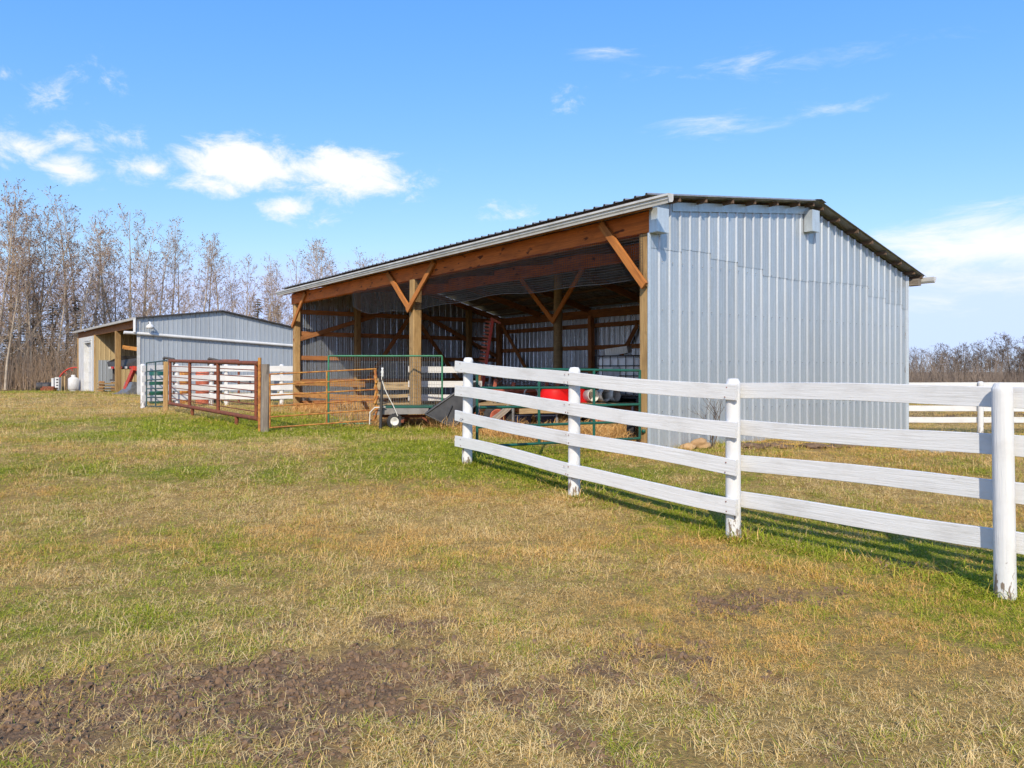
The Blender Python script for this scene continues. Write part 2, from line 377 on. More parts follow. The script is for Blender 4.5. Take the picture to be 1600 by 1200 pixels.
M['faded_red'] = simple('faded_red_paint', (.52, .14, .08), (.34, .085, .05), .7, 0, 9)
M['red_plastic'] = simple('red_plastic', (.62, .012, .012), (.5, .01, .012), .3, 0, 3)
M['hub_white'] = simple('white_hub', (.72, .71, .68), (.5, .46, .4), .5, 0, 10)
M['tub_white'] = simple('cream_plastic', (.80, .77, .69), (.66, .61, .52), .5, 0, 5)
M['rope'] = simple('white_rope', (.72, .70, .64), (.55, .52, .46), .8, 0, 30)
M['wire'] = simple('dark_wire', (.03, .03, .032), (.05, .05, .05), .6, .2, 10)
M['wire_grey'] = simple('galvanized_wire', (.30, .31, .30), (.2, .2, .2), .5, .5, 10)
M['blue_plastic'] = simple('navy_plastic', (.018, .025, .06), (.03, .035, .06), .5, 0, 4)
M['sandstone'] = simple('sandstone', (.52, .33, .16), (.36, .22, .11), .9, 0, 4, (1, 1, 1), .3, .7, .6, .02)
M['pale_stone'] = simple('pale_stone', (.42, .37, .29), (.28, .25, .20), .9, 0, 5, (1, 1, 1), .3, .7, .6, .02)
M['soil'] = simple('bare_soil', (.25, .155, .088), (.13, .078, .045), .95, 0, 9, (1, 1, 1), .3, .7, .9, .03)
M['bark'] = simple('poplar_bark', (.50, .42, .32), (.30, .245, .185), .9, 0, 3, (1, 1, .4), .3, .7, .5, .02)
M['bark_dark'] = simple('grey_brown_bark', (.20, .16, .125), (.12, .095, .075), .9, 0, 3, (1, 1, .4), .3, .7, .5, .02)
M['twig'] = simple('poplar_twigs', (.50, .37, .25), (.38, .28, .20), .9, 0, 1)
M['twig_brown'] = simple('brown_twigs', (.15, .105, .07), (.095, .066, .048), .9, 0, 1)
M['bud'] = simple('catkins', (.19, .12, .10), (.26, .16, .115), .9, 0, .4)
M['spruce'] = simple('spruce_needles', (.030, .048, .022), (.055, .060, .026), .85, 0, 1.2)
M['tote'] = simple('milky_tank_plastic', (.82, .82, .80), (.70, .70, .68), .4, 0, 2)
def instanced(name, a, a2, b_, b2, trans=.25):
    """blades: 'green' of the instance says how many blades are live, 'vary' differs blade by blade"""
    m, nt, b = new_mat(name)
    ga = nd(nt, 'ShaderNodeAttribute', attribute_type='INSTANCER', attribute_name='green'); va = nd(nt, 'ShaderNodeAttribute', attribute_type='GEOMETRY', attribute_name='vary')
    vb = nd(nt, 'ShaderNodeAttribute', attribute_type='GEOMETRY', attribute_name='tone')
    sb = nd(nt, 'ShaderNodeMath', operation='SUBTRACT'); nt.links.new(ga.outputs['Fac'], sb.inputs[0]); nt.links.new(va.outputs['Fac'], sb.inputs[1])
    wa = nd(nt, 'ShaderNodeAttribute', attribute_type='INSTANCER', attribute_name='warm')
    straw = mixrgb(nt, vb.outputs['Fac'], a, a2); straw = mixrgb(nt, wa.outputs['Fac'], straw, mixrgb(nt, vb.outputs['Fac'], tuple(q*w for q, w in zip(a, (1.02, .84, .55))), tuple(q*w for q, w in zip(a2, (.95, .80, .55)))))
    live = mixrgb(nt, vb.outputs['Fac'], b_, b2)
    c = mixrgb(nt, ramp(nt, sb.outputs[0], -.12, .12), straw, live)
    nt.links.new(c, b.inputs['Base Color']); b.inputs['Roughness'].default_value = .7; b.inputs['Specular IOR Level'].default_value = .2
    tb = nd(nt, 'ShaderNodeBsdfTranslucent'); nt.links.new(c, tb.inputs['Color']); mx = nd(nt, 'ShaderNodeMixShader'); mx.inputs[0].default_value = trans
    nt.links.new(b.outputs[0], mx.inputs[1]); nt.links.new(tb.outputs[0], mx.inputs[2]); nt.links.new(mx.outputs[0], nt.nodes['Material Output'].inputs['Surface'])
    return m
M['blade'] = instanced('grass_blades', (.64, .42, .13), (.90, .70, .37), (.21, .27, .012), (.48, .48, .045))
M['hay'] = instanced('hay_stems', (.58, .33, .11), (.72, .47, .20), (.58, .33, .11), (.72, .47, .20))
def ground_mat():
    m, nt, b = new_mat('turf')
    geo = nd(nt, 'ShaderNodeNewGeometry'); pos = geo.outputs['Position']
    def at(n): return nd(nt, 'ShaderNodeAttribute', attribute_type='GEOMETRY', attribute_name=n).outputs['Fac']
    n1 = noise(nt, pos, 30, 6, .72); n2 = noise(nt, pos, 3.2, 6, .7); n3 = noise(nt, pos, 9, 5, .7)
    straw = mixrgb(nt, ramp(nt, n1, .3, .7), (.43, .285, .095), (.20, .13, .05)); straw = mixrgb(nt, ramp(nt, n2, .5, .75, 0, .4), straw, (.46, .32, .13))
    green = mixrgb(nt, ramp(nt, n1, .3, .7), (.21, .24, .02), (.10, .115, .014)); green = mixrgb(nt, ramp(nt, n3, .45, .75, 0, .5), green, (.18, .17, .04))
    ad = nd(nt, 'ShaderNodeMath', operation='ADD'); nt.links.new(at('green'), ad.inputs[0]); nt.links.new(ramp(nt, n3, .2, .8, -.35, .35), ad.inputs[1])
    c = mixrgb(nt, ramp(nt, ad.outputs[0], .25, .75), straw, green)
    soil = mixrgb(nt, ramp(nt, n1, .35, .7), (.27, .168, .095), (.135, .080, .045))
    ad2 = nd(nt, 'ShaderNodeMath', operation='ADD'); nt.links.new(at('dirt'), ad2.inputs[0]); nt.links.new(ramp(nt, n3, .25, .75, -.28, .28), ad2.inputs[1])
    c = mixrgb(nt, ramp(nt, ad2.outputs[0], .1, .9), c, soil)
    hay = mixrgb(nt, ramp(nt, n1, .3, .7), (.58, .31, .11), (.30, .16, .06)); hay = mixrgb(nt, ramp(nt, n3, .4, .75, 0, .7), hay, (.13, .078, .042))
    c = mixrgb(nt, at('straw'), c, hay)
    lit = mixrgb(nt, ramp(nt, n3, .3, .7), (.17, .105, .058), (.10, .06, .035)); c = mixrgb(nt, at('litter'), c, lit)
    nt.links.new(c, b.inputs['Base Color']); b.inputs['Roughness'].default_value = .95; b.inputs['Specular IOR Level'].default_value = .1
    mul = nd(nt, 'ShaderNodeMath', operation='ADD'); nt.links.new(n1, mul.inputs[0]); nt.links.new(n3, mul.inputs[1])
    bump(nt, b, mul.outputs[0], .8, .03); return m
M['ground'] = ground_mat()

# ------------------------------------------------------------------ ground: one sheet to the horizon
def axis(segs):
    out = [segs[0][0]]
    for a, b, st in segs:
        n = max(1, round((b-a)/st)); out += [a+(b-a)*(i+1)/n for i in range(n)]
    return np.array(out)
gx = axis([(-900, -300, 100), (-300, -80, 20), (-80, -25, 2.5), (-25, -10, .6), (-10, -4.5, .2), (-4.5, 5, .07), (5, 10, .2), (10, 30, .8), (30, 90, 4), (90, 300, 20), (300, 900, 100)])
gy = axis([(-60, 0, 8), (0, 2.2, .4), (2.2, 7, .06), (7, 13, .1), (13, 26, .25), (26, 60, 1), (60, 120, 5), (120, 400, 30), (400, 1500, 150)])
XX, YY = np.meshgrid(gx, gy); nx, ny = len(gx), len(gy)
fx, fy = XX.ravel(), YY.ravel()
ZZ = gz(fx, fy); dirt = f_dirt(fx, fy)*(fy > 0)*(fy < 40); grn = f_green(fx, fy); strw = f_straw(fx, fy)
near = (fy < 14) & (fy > 1.5) & (np.abs(fx) < 11)
ZZ = ZZ + near*((fbm(fx*7, fy*7, 51, 3)-.5)*.03*(.4+1.6*dirt)-.02*dirt)
litter = np.clip(ss(50, 58, fy+.55*fx+26)*(1-ss(-12, 0, fx))+ss(88, 100, fy), 0, 1)
litter = np.maximum(litter, .85*ss(9.5, 11, fx)*np.exp(-((fy-31)/4)**2)*(.5+fbm(fx*.5, fy*.5, 61)))
quads = [(j*nx+i, j*nx+i+1, (j+1)*nx+i+1, (j+1)*nx+i) for j in range(ny-1) for i in range(nx-1)]
me = bpy.data.meshes.new('ground'); me.from_pydata(np.stack([fx, fy, ZZ], 1).tolist(), [], quads); me.materials.append(M['ground'])
me.polygons.foreach_set('use_smooth', [True]*len(me.polygons))
for nm, arr in (('dirt', dirt), ('green', grn), ('straw', strw), ('litter', np.clip(litter, 0, 1))):
    a = me.attributes.new(nm, 'FLOAT', 'POINT'); a.data.foreach_set('value', arr.astype(np.float32))
me.update(); tag(link('ground', me), 'patchy spring turf of straw, green grass and bare soil', None, None, 'structure')

# ------------------------------------------------------------------ ribbed sheets
def rib_profile(u0, u1, pitch=.241, depth=.022, minor=True, phase=0.0):
    pts = [(u0, 0.0)]
    k0 = math.floor((u0-phase)/pitch); k1 = math.ceil((u1-phase)/pitch)
    for k in range(k0, k1+1):
        c = phase+k*pitch
        cand = [(c-.030, 0), (c-.012, depth), (c+.012, depth), (c+.030, 0)]
        if minor:
            for m_ in (.36, .64):
                q = c+pitch*m_; cand += [(q-.012, 0), (q, .0035), (q+.012, 0)]
        pts += [p for p in cand if u0+1e-4 < p[0] < u1-1e-4]
    pts.append((u1, 0.0)); return pts
def sheet(name, org, udir, ndir, u0, u1, zb, zt, mat, parent, lift=0.0, pitch=.241, depth=.024, minor=True, updir=None):
    """a profiled metal sheet; zb / zt give the lower and upper edge at u (heights), or distances along updir"""
    prof = rib_profile(u0, u1, pitch, depth, minor); vs = []; up = Vector(updir) if updir is not None else Vector((0, 0, 1))
    org = Vector(org); ud = Vector(udir); ndv = Vector(ndir)
    c = org+ud*((u0+u1)/2)
    for (u, o) in prof:
        b = org+ud*u+ndv*(o+lift)-c; vs.append(b+up*zb(u)); vs.append(b+up*zt(u))
    fs = [(2*i, 2*i+2, 2*i+3, 2*i+1) for i in range(len(prof)-1)]
    m_ = MB(); m_.add(vs, fs); return link(name, m_.mesh(name, mat), parent, Matrix.Translation(c))

# ------------------------------------------------------------------ main shed
LEN, DEP, TR = 15.4, 8.19, 4.35                 # front length, gable depth, ridge position
def roof_z(t): return 4.235+(4.76-4.235)*(t+.22)/(TR+.22) if t <= TR else 4.76-(t-TR)*.262
shed = empty('pole_shed', P(0, 0, .3), 'long open-fronted pole shed with ribbed galvanized walls and orange timber header', 'shed')
G0 = .22
# right gable wall: two rows of sheets that overlap along a stepped seam
pitch = DEP/34; cw = 3*pitch
seam_y = [384, 386, 402, 412, 428, 433, 435, 437, 440, 460, 470, 478]
for k in range(12):
    u0, u1 = k*cw, min((k+1)*cw, DEP)
    if u1-u0 < .05: continue
    uc = (u0+u1)/2; sz = CAMZ+(HZ-seam_y[k])*(C0.y+gv.y*uc)/FPX
    gl = lambda u: min(gzf(*(P(-.03, u).xy)), .35)-.06
    tilt = random.uniform(-.012, .012)
    sheet('metal_sheet', C0, gv, -lv, u0, u1+.012, gl, lambda u: sz, M['galv'], shed, .0, pitch)
    sheet('metal_sheet', C0, gv, -lv, u0+.004, u1+.016, lambda u: sz-.06+tilt, lambda u: roof_z(u)-.075, M['galv'], shed, .008, pitch)
# strip along the head of the wall, corner trims
b = MB()
for i in range(6):
    a0, a1 = .5+i*(TR-.55)/6, .5+(i+1)*(TR-.55)/6
    b.prism([P(-.035, a0+.003, roof_z(a0)-.20), P(-.035, a1, roof_z(a1)-.20), P(-.035, a1, roof_z(a1)-.06), P(-.035, a0+.003, roof_z(a0)-.06)], -lv*.006)
b.build('head_strip', M['flash'], shed)
beam('corner_trim', P(-.02, DEP+.012, -.1), P(-.02, DEP+.012, roof_z(DEP)-.1), .035, .05, M['flash'], shed)
beam('corner_trim', P(-.02, -.012, .2), P(-.02, -.012, 3.72), .045, .03, M['flash'], shed, side=gv)
# flashing boxes over the ends of the header and of the ridge beam
def flash_box(t0, t1, z0, z1, s0):
    b = MB(); b.prism([P(-.026, t0, z0), P(-.026, t1, z0), P(-.026, t1, z1), P(-.026, t0, z1)], -lv*s0); return b.build('flashing_box', M['flash'], shed)
flash_box(-.02, .24, 3.72, 4.09, .17); flash_box(TR-.16, TR+.08, 4.20, 4.60, .17)
# screws along the girt lines of the gable
b = MB()
for z in (.95, 1.75, 2.55, 3.3):
    for k in range(1, 34):
        if roof_z(k*pitch)-.2 > z: b.box(P(-.027, k*pitch+.04, z+random.uniform(-.01, .01)), (.013, .013, .013))
b.build('screws', M['grey_steel'], shed)['kind'] = 'stuff'
# left end wall and rear wall, seen from inside
ew = 16
for k in range(11):
    u0, u1 = k*DEP/11, (k+1)*DEP/11
    sheet('metal_sheet', P(LEN, 0), gv, lv, u0, u1+.01, lambda u: .2, lambda u: roof_z(u)-.08, M['galv_in'], shed, .0, DEP/33)
for k in range(22):
    u0, u1 = k*LEN/22, (k+1)*LEN/22
    sheet('metal_sheet', P(0, DEP), lv, gv, u0, u1+.01, lambda u: -.1+.35*min(1, u/5), lambda u: roof_z(DEP)-.10, M['galv_in'], shed, .0, LEN/66)
# roof sheets, laid across the slope on purlins
def slope_sheets(t0, t1, n=23):
    a = P(0, t0, roof_z(t0)); c = P(0, t1, roof_z(t1)); L = (c-a).length; up = (c-a).normalized(); nrm = lv.cross(up); nrm = nrm if nrm.z > 0 else -nrm
    s0, s1 = -.27, LEN+.27
    for k in range(n):
        u0 = s0+(s1-s0)*k/n; u1 = s0+(s1-s0)*(k+1)/n
        e = random.uniform(-.015, .02)
        sheet('roof_sheet', a, lv, nrm, u0, u1+.01, lambda u: -e, lambda u: L, M['galv_roof'], shed, random.uniform(.0, .004), (s1-s0)/(3*n), .03, False, up)
slope_sheets(-.30, TR); slope_sheets(DEP+.36, TR)
b = MB()
for (ta, tz) in ((TR-.16, TR), (TR+.16, TR)):
    b.prism([P(-.29, ta, roof_z(ta)+.030), P(-.29, tz, roof_z(tz)+.032), P(-.29, tz, roof_z(tz)+.036), P(-.29, ta, roof_z(ta)+.034)], lv*(LEN+.58))
b.build('ridge_cap', M['galv_roof'], shed)
for t in [-.18, .45, 1.1, 1.75, 2.4, 3.05, 3.7, 4.2, 4.55, 5.1, 5.7, 6.3, 6.9, 7.5, 8.1, 8.4]:
    z = roof_z(t)-.050; beam('purlin', P(-.22+random.uniform(-.03, .03), t+random.uniform(-.03, .03), z), P(LEN+.24, t, z), .04, .07, M['purlin_wood'], shed, n=4, wob=.006)
for s in (.06, 2.6, 5.1, 7.47, 10.2, 12.8, LEN-.06):
    for (a, c) in ((0.05, TR), (TR, DEP-.05)):
        beam('rafter', P(s, a, roof_z(a)-.20), P(s, c, roof_z(c)-.20), .05, .19, M['frame_wood'], shed)
# headers
beam('header_beam', P(-.17, .04, 3.90), P(7.47, .04, 3.90), .10, .33, M['beam'], shed, n=10, wob=.006)
beam('header_beam', P(7.475, .04, 3.90), P(LEN+.12, .04, 3.90), .10, .33, M['beam'], shed, n=10, wob=.006)
beam('header_beam', P(-.17, .18, 3.90), P(LEN+.1, .18, 3.90), .06, .32, M['frame_wood'], shed)
beam('ridge_beam', P(-.17, TR-.04, 4.40), P(LEN, TR-.04, 4.40), .16, .38, M['beam'], shed, n=6, wob=.006)
beam('rear_plate', P(0.03, DEP-.10, 3.46), P(LEN, DEP-.10, 3.46), .10, .26, M['frame_wood'], shed)
beam('rear_plate_end', P(-.24, DEP+.10, 3.53), P(-.02, DEP+.10, 3.53), .14, .15, M['grey_wood'], shed)
# posts
def sq_post(s, t, zt, w=.19, mat='post_wood', d=None): return beam('post', P(s, t, .1), P(s, t, zt), w, d or w, M[mat], shed, side=gv, n=5, wob=.006)
sq_post(.125, .10, 3.73, .18); sq_post(7.47, .06, 3.735, .22); sq_post(LEN-.06, .10, 3.735, .19)
for t in (2.16, TR, 6.65): sq_post(LEN-.16, t, roof_z(t)-.3, .19)
sq_post(LEN-.14, DEP-.14, 3.4, .17, 'frame_wood'); sq_post(10.05, DEP-.15, 3.4, .17, 'frame_wood'); sq_post(5.1, DEP-.15, 3.4, .17, 'frame_wood')
def round_pole(s, t, zt, r):
    b = MB(); c = P(s, t); n = 10
    b.tube([(c.x+random.uniform(-.008, .008), c.y+random.uniform(-.008, .008), .05+(zt-.05)*i/n) for i in range(n+1)], [r*(1.06-.12*i/n) for i in range(n+1)], 16)
    return b.build('pole', M['round_post'], shed)
round_pole(7.47, TR+.1, 4.18, .125)
# knee braces
def brace(p0, p1, w=.05, h=.13, mat='brace_wood', side=None): return beam('knee_brace', p0, p1, w, h, M[mat], shed, side=side or gv, n=3, wob=.004)
brace(P(7.47, -.09, 3.02), P(8.70, -.05, 4.02)); brace(P(7.50, -.15, 3.00), P(6.42, -.05, 4.04))
brace(P(.02, -.07, 2.90), P(1.02, -.05, 4.02)); brace(P(LEN-.03, -.04, 3.02), P(14.2, -.05, 4.0))
brace(P(7.47, TR-.06, 2.92), P(9.3, TR-.02, 4.52)); brace(P(7.47, TR-.11, 2.90), P(6.1, TR-.02, 4.46))
# girts and wall braces inside
for z in (.55, 1.25, 2.01, 2.80, 3.50):
    beam('girt', P(LEN-.05, .0, z), P(LEN-.05, DEP-.06, z), .045, .14, M['frame_wood'], shed, n=3, wob=.004)
for z in (1.0, 1.62, 2.36, 3.08):
    beam('girt', P(0, DEP-.05, z), P(LEN-.1, DEP-.05, z), .045, .14, M['frame_wood'], shed, n=4, wob=.004)
for (t0, z0, t1, z1, off) in ((-.02, 2.55, 2.80, 3.47, .10), (TR, 3.74, 2.6, 1.35, .12), (TR, 3.76, DEP-.2, 2.12, .10), (TR, 3.52, 6.2, 1.25, .14)):
    beam('wall_brace', P(LEN-off-.02, t0, z0), P(LEN-off-.02, t1, z1), .04, .14, M['frame_wood'], shed, side=lv)
for (s0, z0, s1, z1) in ((LEN-.3, 3.35, 13.4, 1.45), (8.0, 3.0, 9.2, 1.4)):
    beam('wall_brace', P(s0, DEP-.12, z0), P(s1, DEP-.12, z1), .04, .14, M['frame_wood'], shed, side=gv)
# boards nailed low across the left bay
for (z, s1) in ((1.20, 10.6), (.84, 9.9), (.50, 12.5)):
    beam('barrier_board', P(LEN-.2, -.02, z), P(s1, -.02+.25, z+.02), .04, .15, M['orange_plank'], shed, n=4, wob=.01)
beam('barrier_brace', P(11.4, .25, 1.25), P(12.3, 1.2, .35), .04, .14, M['orange_plank'], shed)
# gutters
def gutter(s0, s1, t, z, sgn):
    b = MB(); prof = [(0, .065), (.0, -.02), (.02, -.055), (.062, -.065), (.070, -.035), (.088, -.012), (.090, .018), (.116, .030), (.116, .062), (.104, .062), (.10, .036), (.075, .016), (.07, -.01), (.055, -.055), (.025, -.047), (.008, -.015), (.008, .065)]
    b.prism([P(s0, t-sgn*a, z+c) for a, c in prof], lv*(s1-s0)); return b.build('gutter', M['gutter'], shed)
gutter(-.70, LEN+.62, -.24, 4.095, 1)
b = MB(); b.prism([P(-.702, -.24, 4.16), P(-.702, -.24, 4.075), P(-.702, -.26, 4.04), P(-.702, -.325, 4.03), P(-.702, -.352, 4.115), P(-.702, -.352, 4.157)], -lv*.006); b.build('gutter_end_cap', M['gutter'], shed)
gutter(-.45, LEN+.3, DEP+.30, 3.58, -1)
beam('fascia_board', P(-.25, -.20, 4.10), P(LEN+.25, -.20, 4.10), .03, .14, M['frame_wood'], shed)
# bird net hung under the header
def net_bottom(s): return 3.06-.03*math.sin(s*1.1)-.02*math.sin(s*2.7)+(.25*max(0, (s-9.6)/1.2)**1.5 if s > 9.6 else 0)
b = MB(); r = .0028; step = .042; ns = int(10.8/step)
for i in range(ns+1):
    s = .12+i*step; sag = .015*math.sin(i*.35)
    b.tube([P(s, -.015+sag, 3.74), P(s+.01*math.sin(i), -.01+sag, net_bottom(s))], r, 3, False, False)
for j in range(17):
    u = j/16; pts = []
    for i in range(0, ns+1, 4):
        s = .12+i*step; pts.append(P(s, -.012+.015*math.sin(i*.35), 3.735+(net_bottom(s)-3.735)*u))
    b.tube(pts, r if j < 16 else .006, 3, False, False)
o = b.build('bird_net', M['wire'], shed); o['kind'] = 'stuff'

# ------------------------------------------------------------------ white board fence in front
def round_fence_post(x, y, h, r, parent, n=22):
    b = MB(); z0 = gzf(x, y); rnd = random.Random(int(x*100+y*77)); ph = rnd.uniform(0, 6)
    prof = [(-.15, 1.04), (0, 1.03), (.25, 1.0), (.6, 1.0), (1.0, .985), (h-.06, .97), (h-.035, .96), (h, .70), (h+.004, 0.0)]
    vs = []
    for (z, q) in prof:
        for k in range(n):
            a = 2*math.pi*k/n; rr = r*q*(1+.018*math.sin(3*a+ph)+.01*math.sin(5*a+z*2+ph)); vs.append((rr*math.cos(a), rr*math.sin(a), z))
    m_ = len(prof); b.add(vs, [(i*n+k, i*n+(k+1) % n, (i+1)*n+(k+1) % n, (i+1)*n+k) for i in range(m_-1) for k in range(n)], True)
    me = b.mesh('post', M['white_post'])
    for p in me.polygons:
        if p.index >= 6*n: p.use_smooth = False
    return link('post', me, parent, Matrix.Translation((x, y, z0)) @ Euler((rnd.uniform(-.012, .012), rnd.uniform(-.012, .012), rnd.uniform(0, 6))).to_matrix().to_4x4())
fd = Vector((-.61, .793, 0)); fn = Vector((.793, .61, 0))      # along the fence to the left, and behind it
P4 = Vector((3.43, 5.16, 0)); P3 = Vector((2.085, 6.99, 0)); P2 = Vector((.724, 8.66, 0)); P1 = Vector((-.632, 10.48, 0)); P5 = P4+(P4-P3)
fence = empty('board_fence', (P4.x, P4.y, gzf(P4.x, P4.y)), 'white four-rail board fence with round posts running from foreground right to the green gate', 'fence')
for p, r_ in ((P1, .071), (P2, .070), (P3, .069), (P4, .067), (P5, .068)): round_fence_post(p.x, p.y, 1.5, r_, fence)
def nail(parent, p):
    b = MB(); b.box(p, (.009, .009, .009)); b.build('nail', M['rust'], parent)
for k in range(4):
    h1 = (1.375, 1.025, .675, .31)[k]
    a = P1+fd*.16-fn*.088; c = P3-fd*.10-fn*.088; m1 = P2-fn*.088
    za, zm, zc = gzf(P1.x, P1.y)+h1, gzf(P2.x, P2.y)+h1, gzf(P3.x, P3.y)+h1
    beam('rail', (a.x, a.y, za+.008), (m1.x, m1.y, zm+.004), .036, .148, M['white_rail'], fence, n=8, wob=.012, ch=.003)
    beam('rail', (m1.x, m1.y, zm), (c.x, c.y, zc), .036, .148, M['white_rail'], fence, n=8, wob=.012, ch=.003)
    h2 = (1.385, 1.04, .70, .36)[k]
    a = P3+fd*.05+fn*.088; c = P4+fn*.088; e = P5+fn*.088
    z3, z4 = gzf(P3.x, P3.y), gzf(P4.x, P4.y)
    h4 = (1.40, 1.065, .735, .39)[k]
    beam('rail', (a.x, a.y, z3+h2), (c.x, c.y, z4+h4), .036, .146, M['white_rail'], fence, n=8, wob=.010, ch=.003)
    beam('rail', (c.x, c.y, z4+h4), (e.x, e.y, z4+h4), .036, .146, M['white_rail'], fence, n=4, wob=.010, ch=.003)
    b = MB()
    for pp, zz in ((P1, za), (P2-fd*.03, zm), (P2+fd*.03, zm), (P3, zc)):
        for dz in (-.045, .045):
            q = pp-fn*.113; b.box((q.x+random.uniform(-.015, .015), q.y, zz+dz), (.009, .009, .009))
    b.build('nails', M['rust'], fence)['kind'] = 'stuff'

# rear paddock fence on the right
rf = empty('board_fence', (13.9, 22, gzf(13.9, 22)), 'low white board fence behind the right end of the shed', 'fence')
ra, rd = Vector((8.6, 22.6, 0)), Vector((.992, -.125, 0))
rp = [Vector((13.85-2.55*k*.992, 21.95+2.55*k*.125, 0)) for k in (2, 1, 0, -1, -2)]
for p in rp:
    round_fence_post(p.x, p.y, 1.57, .078, rf, 14)
for k in range(4):
    for i in range(4):
        p, q = rp[i], rp[i+1]; h = (1.46, 1.11, .77, .43)[k]
        beam('rail', (p.x, p.y+.09, gzf(p.x, p.y)+h), (q.x, q.y+.09, gzf(q.x, q.y)+h), .035, .165, M['white_rail'], rf, n=2, wob=.004)

# white board fence of the pen on the left
lf = empty('board_fence', (-12.6, 25.6, gzf(-12.6, 25.6)), 'white wide-board pen fence between the far shed and the open shed', 'fence')
def atx(x, Y): return Vector(((x-800)/FPX*Y, Y, 0))
pen = [atx(224, 25.3), atx(277, 26.2), atx(330, 26.9), atx(354, 27.1), atx(402, 27.3), atx(440, 27.5), atx(462, 27.7)]
for p in pen: round_fence_post(p.x, p.y, 1.5, .085, lf, 14)
for i in range(len(pen)-1):
    p, q = pen[i], pen[i+1]
    for h in (1.34, 1.0, .66, .33):
        beam('rail', (p.x, p.y-.10, gzf(p.x, p.y)+h), (q.x, q.y-.10, gzf(q.x, q.y)+h), .035, .21, M['white_rail'], lf, n=2, wob=.008)

# ------------------------------------------------------------------ gates and panels
def tube_gate(name, label, p0, p1, z0, z1, rails, r, mat, uprights=(), group=None, cat='gate', ru=None):
    """z0/z1: (bottom, top) at each end"""
    p0 = Vector((*p0, 0)); p1 = Vector((*p1, 0)); g = empty(name, (p0.x, p0.y, z0[0]), label, cat, group)
    for i in range(rails):
        u = i/(rails-1); pipe('rail', (p0.x, p0.y, z0[0]+(z0[1]-z0[0])*u), (p1.x, p1.y, z1[0]+(z1[1]-z1[0])*u), r, mat, g)
    for u in (0, *uprights, 1):
        q = p0.lerp(p1, u); zb = z0[0]+(z1[0]-z0[0])*u; zt = z0[1]+(z1[1]-z0[1])*u
        pipe('upright', (q.x, q.y, zb-.01), (q.x, q.y, zt+.01), (ru or r)*1.03, mat, g)
    return g
gg = tube_gate('tube_gate', 'green five-rail tube gate closing the right bay of the open shed', (-.50, 10.62), (2.0, 11.62), (.50, 1.62), (.53, 1.59), 5, .021, M['green_tube'], (.36, .70))
b = MB(); b.lathe([(.0, 0), (.035, 0), (.035, .05), (0, .05)], 10, (2.06, 11.6, .62)); b.build('hinge', M['green_tube'], gg)
# chain from the fence post to the gate
ch = MB()
def chain_pts(pts, name, parent_label):
    b = MB()
    for i in range(len(pts)-1):
        a, c = Vector(pts[i]), Vector(pts[i+1]); L = (c-a).length; n = max(2, int(L/.035)); d = (c-a)/L
        for k in range(n):
            m_ = a+d*(L*(k+.5)/n); s1 = Vector((0, 0, 1)) if k % 2 else d.cross(Vector((0, 0, 1))).normalized()
            ring = [m_+d*(.022*math.cos(q))+s1*(.012*math.sin(q)) for q in [j*math.pi/4 for j in range(9)]]
            b.tube(ring, .0042, 5, False)
    o = b.build(name, M['grey_steel'], None); return tag(o, parent_label, 'chain')
chain_pts([(-.72, 10.36, .92), (-.64, 10.38, .90), (-.55, 10.44, .92), (-.48, 10.56, .96), (-.46, 10.58, 1.10)], 'gate_chain', 'steel chain looped round the fence post to hold the green gate')
tube_gate('tube_gate', 'small dark teal gate between the white pen post and the rusty panel', (-12.38, 25.15), (-11.25, 24.2), (.40, 1.86), (.42, 1.93), 6, .022, M['teal_tube'], (.45,))
# long rusty pipe panel
ru = empty('rusty_corral_panel', (-10.6, 22.9, .33), 'long rusty pipe panel with thin rods and two short feet', 'livestock panel')
A_, B_ = Vector((-10.55, 22.9, 0)), Vector((-5.28, 15.45, 0))
def onru(u, z): q = A_.lerp(B_, u); return (q.x, q.y, z)
zt = lambda u: 1.90+(1.745-1.90)*u
zb = lambda u: .585+(.585-.585)*u
pipe('top_pipe', onru(-.005, zt(0)), onru(1.0, zt(1)), .048, M['rust'], ru, 12); pipe('bottom_pipe', onru(-.005, zb(0)), onru(1.0, zb(1)), .048, M['rust'], ru, 12)
for u in (.005, .30, .64, .985): pipe('upright', onru(u, zb(u)), onru(u, zt(u)), .043, M['rust'], ru, 12)
for k in range(1, 8):
    q = k/8; pipe('rod', onru(0, zb(0)+(zt(0)-zb(0))*q), onru(1, zb(1)+(zt(1)-zb(1))*q), .0125, M['rust'], ru, 6)
for u in (.335, .82):
    p = onru(u, 0); pipe('foot', (p[0], p[1], gzf(p[0], p[1])-.03), onru(u, zb(u)-.03), .045, M['rust'], ru, 10)
def timber_post(x, y, h, w, label, mat, rot=.3):
    z = gzf(x, y); o = beam('timber_post', (x, y, z-.15), (x+.01, y, z+h), w, w*.95, M[mat], None, side=Vector((math.cos(rot), math.sin(rot), 0)), n=6, wob=.008, ch=.02)
    return tag(o, label, 'post')
timber_post(-5.06, 15.2, 1.39, .15, 'weathered grey timber post between the rusty panel and the yellow gate', 'grey_wood', .5)
timber_post(-10.75, 23.05, 1.55, .14, 'brown timber post at the far end of the rusty panel', 'post_wood', .5)
pipe_post = MB(); pipe_post.tube([(-5.20, 15.30, gzf(-5.2, 15.3)-.1), (-5.20, 15.30, 1.86)], .035, 10); tag(pipe_post.build('pipe_post', M['rust_yellow']), 'orange rusted pipe standing against the grey timber post', 'post')
yg = tube_gate('tube_gate', 'rusted yellow six-rail gate in front of the left bay', (-4.93, 15.12), (-2.95, 16.1), (.43, 1.52), (.52, 1.63), 6, .016, M['rust_yellow'], (.52,))
b = MB()
